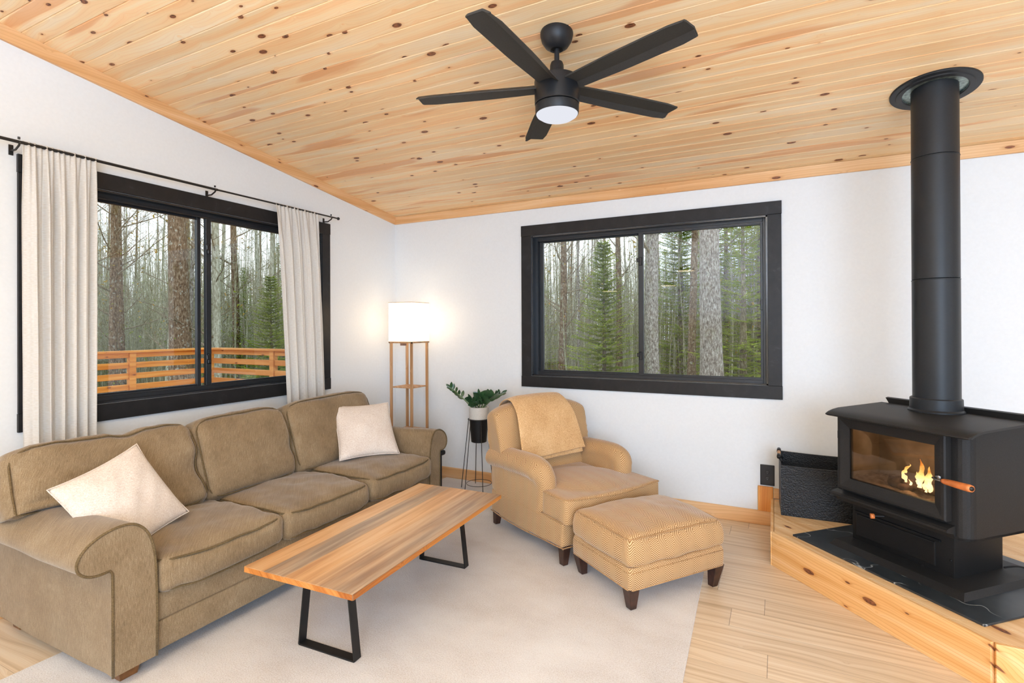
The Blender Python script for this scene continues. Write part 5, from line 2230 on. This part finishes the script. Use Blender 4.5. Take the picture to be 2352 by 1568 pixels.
def bare_tree_mesh(h, r, seed, nb, low=1.2, depth=2, lean=0.02, fork=False, blen=1.0):
    """returns (trunk bmesh, branch bmesh, leaf bmesh)"""
    rng = random.Random(seed)
    tr, br, lv = B(), B(), B()
    pts, rs = [], []
    N = 14
    off = Vector((0, 0, 0))
    lx, ly = rng.uniform(-lean, lean), rng.uniform(-lean, lean)
    for i in range(N + 1):
        t = i / N
        off = Vector((lx * h * t + 0.05 * sin(t * 7 + seed), ly * h * t + 0.05 * cos(t * 6 + seed * 2), h * t))
        pts.append(off)
        rs.append(r * (1.18 - 0.18 * min(1, t * 8)) * (1 - 0.80 * t))
    tube(tr, pts, rs, 10)
    for k in range(nb):
        z = low + (h - low) * (k + rng.random()) / nb
        i = min(N - 1, int(z / h * N))
        p = pts[i].lerp(pts[i + 1], z / h * N - i)
        a = rng.uniform(0, 2 * pi)
        up = rng.uniform(0.15, 1.1)
        L = rng.uniform(0.5, 1.5) * blen * (1.1 - 0.5 * z / h) * (1.6 if fork and k % 5 == 0 else 1)
        end = limb(br, p, Vector((cos(a), sin(a), up)), L, rs[i] * rng.uniform(0.16, 0.34), depth, rng)
        for _ in range(6):
            c = end + Vector((rng.uniform(-.3, .3), rng.uniform(-.3, .3), rng.uniform(-.2, .25)))
            s = rng.uniform(0.018, 0.045)
            v = [lv.verts.new(c + Vector((rng.uniform(-s, s), rng.uniform(-s, s), rng.uniform(-s, s)))) for _ in range(4)]
            try:
                lv.faces.new(v)
            except Exception:
                pass
    return tr, br, lv


def spruce_mesh(h, wid, seed, sparse=1.0, bare_low=0.0):
    rng = random.Random(seed)
    tr, fo_ = B(), B()
    tube(tr, [(0, 0, 0), (0.02, 0, h * 0.4), (0, 0.01, h)], [0.012 * h + 0.02, 0.008 * h + 0.012, 0.004], 8)
    z = 0.25 + bare_low
    step = 0.125
    lay = 0
    while z < h - 0.08:
        t = z / h
        R = wid * (1 - t) ** 0.85 * rng.uniform(0.82, 1.1) + 0.04
        nb = int(max(5, 9 * sparse))
        a0 = rng.uniform(0, 6.28)
        for k in range(nb):
            if rng.random() > 0.92 * min(1, sparse + 0.1):
                continue
            a = a0 + 2 * pi * k / nb + rng.uniform(-0.25, 0.25)
            L = R * rng.uniform(0.7, 1.08)
            d = Vector((cos(a), sin(a), 0))
            s = Vector((-sin(a), cos(a), 0))
            droop = rng.uniform(-0.22, 0.02) + 0.45 * t
            tip_up = 0.12
            pts = []
            M_ = max(5, int(L / 0.055))
            for i in range(M_ + 1):
                u = i / M_
                pts.append(Vector((0, 0, z)) + d * L * u + Vector((0, 0, L * (droop * u + tip_up * u * u))))
            tube(fo_, [pts[0], pts[M_ // 2], pts[-1]], [0.010, 0.006, 0.002], 3, cap=False)
            # needled twigs along both sides
            for i in range(1, M_ + 1):
                u = i / M_
                if rng.random() > sparse + 0.15:
                    continue
                tw = (0.22 * L * (1 - u) + 0.09) * rng.uniform(0.7, 1.2)
                for sg in (1, -1):
                    dir_ = (s * sg * 0.85 + d * 0.75 + Vector((0, 0, rng.uniform(-0.22, 0.12)))).normalized()
                    p0 = pts[i]
                    p1 = p0 + dir_ * tw
                    w = Vector((0, 0, 1)).cross(dir_).normalized() * 0.019
                    zz = Vector((0, 0, rng.uniform(0.006, 0.016)))
                    # frond as narrow jagged strips
                    q = [fo_.verts.new(p0 - w), fo_.verts.new(p0 + w), fo_.verts.new(p0.lerp(p1, .55) + w * 1.2 + zz), fo_.verts.new(p1), fo_.verts.new(p0.lerp(p1, .55) - w * 1.2 + zz)]
                    fo_.faces.new(q)
                    m1 = p0.lerp(p1, rng.uniform(.25, .6))
                    for sg2 in (1, -1):
                        e = m1 + (dir_ * 0.7 + w.normalized() * sg2 * 0.9).normalized() * tw * 0.42 + Vector((0, 0, rng.uniform(-.01, .01)))
                        ww = dir_ * 0.017
                        fo_.faces.new([fo_.verts.new(m1 - ww), fo_.verts.new(m1 + ww), fo_.verts.new(e)])
        z += step * rng.uniform(0.8, 1.15) * (1 - 0.35 * t)
        lay += 1
    return tr, fo_


def proto(kind_name, parts, label, cat, group):
    t = thing(kind_name, label, cat, (0, 0, 0), group=group)
    for nm, bm, mt in parts:
        obj(nm, bm, mt, t, local=True, smooth=(nm in ('trunk',)))
    return t


def put(src, x, y, rz, sc, label=None, group=None, z=GZ - 0.1):
    r = src.copy()
    COL.objects.link(r)
    r.location = (x, y, z)
    r.rotation_euler = (0, 0, rz)
    r.scale = (sc, sc, sc)
    if label:
        r['label'] = label
    if group:
        r['group'] = group
    elif group == '':
        if 'group' in r:
            del r['group']
    for c in list(src.children):
        k = c.copy()
        COL.objects.link(k)
        k.parent = r
    return r


def at(px, depth):
    """ground position seen at image column px at that depth along the view axis"""
    t = (px - 1176) / 1210.74
    return (F_.x + R_.x * t) * depth, (F_.y + R_.y * t) * depth


GL = 'bare woods beyond the deck, left window'
GR = 'bare woods behind the far wall, right window'
LL = 'thin bare grey tree in the woods seen through the left window'
LR = 'thin bare grey tree in the woods seen through the far window'
LE = 'thin bare grey tree in the woods beside the house'
GE = 'bare woods past the edges of both windows'
SLL = 'soft green spruce in the woods seen through the left window'
SLR = 'green spruce in the woods seen through the far window'

protos = []
for i, (h, r, nb, mt, bl) in enumerate(((11, 0.070, 30, 'bark_pale', 0.9), (12, 0.085, 34, 'bark_pale', 1.1), (10, 0.05, 28, 'bark_grey', 0.9), (12, 0.09, 38, 'bark_brown', 1.4), (9, 0.040, 26, 'bark_pale', 0.8))):
    a, b, c = bare_tree_mesh(h, r, 20 + i, nb, blen=bl)
    protos.append([('trunk', a, M[mt]), ('branches', b, M['twig']), ('leaf_buds', c, M['budleaf'])])
P0 = [proto('bare_tree', p, LL, 'tree', GL) for p in protos]
rng = random.Random(77)
used = [False] * len(P0)


def put_or_move(k, x, y, rz, sc, label, group):
    if not used[k]:
        used[k] = True
        o = P0[k]
        o.location = (x, y, GZ - 0.1)
        o.rotation_euler = (0, 0, rz)
        o.scale = (sc, sc, sc)
        o['label'] = label
        o['group'] = group
        return o
    return put(P0[k], x, y, rz, sc, label, group)


for i in range(66):
    px = rng.uniform(60, 720)
    dep = 12.5 + 30 * rng.random() ** 1.1
    k = rng.choice((0, 0, 1, 2, 3, 4, 4))
    x, y = at(px, dep)
    put_or_move(k, x, y, rng.uniform(0, 6.28), rng.uniform(0.85, 1.3), LL, GL)
for i in range(50):
    px = rng.uniform(1150, 1840)
    dep = 13 + 28 * rng.random()
    k = rng.choice((0, 1, 2, 2, 3, 4, 4))
    x, y = at(px, dep)
    put_or_move(k, x, y, rng.uniform(0, 6.28), rng.uniform(0.85, 1.25), LR, GR)


for i in range(34):   # woods just outside the two views
    px = rng.choice((rng.uniform(-420, 60), rng.uniform(720, 1150), rng.uniform(1840, 2450)))
    dep = 13 + 24 * rng.random()
    x, y = at(px, dep)
    put_or_move(rng.choice((0, 1, 2, 3, 4)), x, y, rng.uniform(0, 6.28), rng.uniform(0.9, 1.25), LE, GE)


def big_tree(px, dep, h, r, seed, mt, label, nb=20, low=3.0, blen=1.2, cat='tree', rz=0.0, depth=2):
    a, b, c = bare_tree_mesh(h, r, seed, nb, low=low, depth=depth, lean=0.004, fork=True, blen=blen)
    x, y = at(px, dep)
    t = thing('broadleaf_tree', label, 'tree', (x, y, GZ - 0.1), rz)
    obj('trunk', a, M[mt], t, local=True, smooth=True)
    obj('branches', b, M['twig'], t, local=True)
    obj('leaf_buds', c, M['budleaf'], t, local=True)
    return t


big_tree(413, 12.0, 13, 0.255, 101, 'bark_brown', 'thick brown lichen-flecked trunk standing left of the left window centre bar', nb=14, low=4.5)
big_tree(262, 13.5, 12, 0.11, 102, 'bark_brown', 'dark forked tree near the cream curtain in the left window', nb=34, low=2.6, blen=1.9)
big_tree(140, 11.5, 12, 0.13, 112, 'bark_grey', 'grey tree half hidden by the near cream curtain', nb=20, low=2.0, blen=1.4)
big_tree(1634, 9.6, 13, 0.225, 103, 'bark_grey', 'massive grey scaly trunk in the right lite of the far window', nb=10, low=5.0)
big_tree(1500, 12.5, 12, 0.195, 104, 'bark_grey', 'slimmer grey-brown trunk just right of the far window centre bar', nb=16, low=3.2, blen=1.6)
big_tree(1592, 14.0, 12, 0.12, 105, 'bark_brown', 'dark trunk partly hidden behind the massive grey trunk', nb=20, low=3.4, blen=1.5)
big_tree(1290, 16.0, 12, 0.13, 106, 'bark_brown', 'dark branching tree at the left side of the far window', nb=34, low=2.2, blen=2.0)
big_tree(540, 17.0, 13, 0.13, 107, 'bark_brown', 'brown trunk rising in the right lite of the left window', nb=18, low=3.0, blen=1.3)

spr = []
for (h, w_, sd, sp_) in ((4.45, 1.25, 1, 1.0), (8.5, 1.5, 2, 0.8), (7.0, 1.5, 3, 0.55)):
    a, b = spruce_mesh(h, w_, sd, sp_)
    spr.append([('trunk', a, M['twig']), ('needles', b, M['spruce'])])
x, y = at(1386, 12.6)
s_a = proto('spruce_tree', spr[0], 'bushy pointed spruce filling the left lite of the far window', 'tree', None)
s_a.location = (x, y, GZ - 0.1)
x, y = at(1562, 16.0)
s_b = proto('spruce_tree', spr[1], 'tall spruce between the two grey trunks in the far window', 'tree', None)
s_b.location = (x, y, GZ - 0.1)
x, y = at(1706, 13.0)
s_c = proto('spruce_tree', spr[2], 'sparse tall spruce at the right side of the far window', 'tree', None)
s_c.location = (x, y, GZ - 0.1)
for (px, dep, src, rz, sc, lab) in ((622, 13.5, s_a, 1.0, 0.84, 'soft green spruce by the corner-side curtain behind the railing'),):
    x, y = at(px, dep)
    put(src, x, y, rz, sc, lab)
for (px, dep, src, rz, sc, lab) in (
        (560, 17, s_c, 2.0, 0.62, 'small spruce just right of the brown trunk in the left window'),
        (690, 16, s_b, 0.5, 0.7, 'spruce showing past the corner-side curtain of the left window'),
        (500, 24, s_b, 2.9, 0.7, 'distant spruce beside the centre bar of the left window'),
        (340, 30, s_c, 0.3, 0.8, 'faint distant spruce in the left lite of the left window'),
        (640, 22, s_c, 4.0, 0.85, 'taller spruce behind the soft green one in the left window'),
        (1745, 17, s_b, 1.2, 1.1, 'tall dense spruce at the right edge of the far window'),
        (1240, 21, s_c, 2.0, 0.8, 'spruce at the left edge of the far window'),
        (1440, 26, s_b, 3.0, 0.62, 'distant small spruce just left of the far window centre bar'),
        (1340, 30, s_b, 0.4, 0.75, 'distant spruce left of the bushy pointed one in the far window'),
        (1668, 20, s_b, 5.1, 1.2, 'dense spruce right behind the massive grey trunk'),
        (1530, 22, s_c, 1.1, 0.8, 'thin spruce right of the slimmer grey-brown trunk')):
    x, y = at(px, dep)
    put(src, x, y, rz, sc, lab)

# dense sapling thicket: too many to count
bm = B()
rng = random.Random(31)
for (p0, p1, cnt) in ((40, 740, 2600), (1140, 1850, 2000), (-420, 40, 800), (740, 1140, 700), (1850, 2500, 900)):
    for i in range(cnt):
        px = rng.uniform(p0, p1)
        dep = 15 + 27 * rng.random() ** 0.8
        x, y = at(px, dep)
        h = rng.uniform(2.6, 6.8) * (0.8 + 0.01 * dep)
        r = rng.uniform(0.008, 0.030)
        lx, ly = rng.uniform(-.06, .06) * h, rng.uniform(-.06, .06) * h
        k1 = Vector((x + lx * .4 + rng.uniform(-.08, .08), y + ly * .4, GZ + h * .5))
        tube(bm, [(x, y, GZ - 0.1), k1, (x + lx, y + ly, GZ + h)], [r, r * .75, r * 0.15], 4, cap=False)
        for _ in range(7):
            t = rng.uniform(0.2, 0.95)
            b_ = Vector((x + lx * t, y + ly * t, GZ + h * t))
            e = b_ + Vector((rng.uniform(-.5, .5), rng.uniform(-.5, .5), rng.uniform(0.0, 0.55)))
            tube(bm, [b_, e], [r * 0.35 + 0.002, 0.002], 3, cap=False)
o = obj('sapling_thicket', bm, M['thicket'], None)
o['kind'] = 'stuff'
tag(o, 'dense thicket of thin pale saplings filling the woods outside both windows', 'saplings')
# low green undergrowth leaves
bm = B()
for (p0, p1, cnt) in ((60, 720, 30000), (1150, 1840, 22000)):
    for i in range(cnt):
        px = rng.uniform(p0, p1)
        dep = 11 + 30 * rng.random()
        x, y = at(px, dep)
        cl_ = mnoise.noise(Vector((x * 0.5, y * 0.5, 3)))
        hi = i % 3
        if cl_ < (-0.05 if hi else 0.05):
            continue
        z = GZ + rng.random() ** 1.3 * ((0.6 + 1.6 * cl_) if not hi else (2.0 + 7.0 * max(cl_, 0.05)))
        s = rng.uniform(0.015, 0.042)
        c = Vector((x, y, z))
        v = [bm.verts.new(c + Vector((rng.uniform(-s, s), rng.uniform(-s, s), rng.uniform(-s, s)))) for _ in range(3)]
        bm.faces.new(v)
o = obj('undergrowth', bm, M['under'], None)
o['kind'] = 'stuff'
tag(o, 'yellow-green leafy undergrowth and brush scattered through the woods outside', 'undergrowth')

# Cycles bounce limits only (engine, samples and size are set by the renderer)
SC.cycles.max_bounces = 8
SC.cycles.diffuse_bounces = 4
SC.cycles.glossy_bounces = 3
SC.cycles.transmission_bounces = 4
SC.cycles.transparent_max_bounces = 12
SC.cycles.caustics_reflective = False
SC.cycles.caustics_refractive = False
SC.cycles.sample_clamp_indirect = 6.0
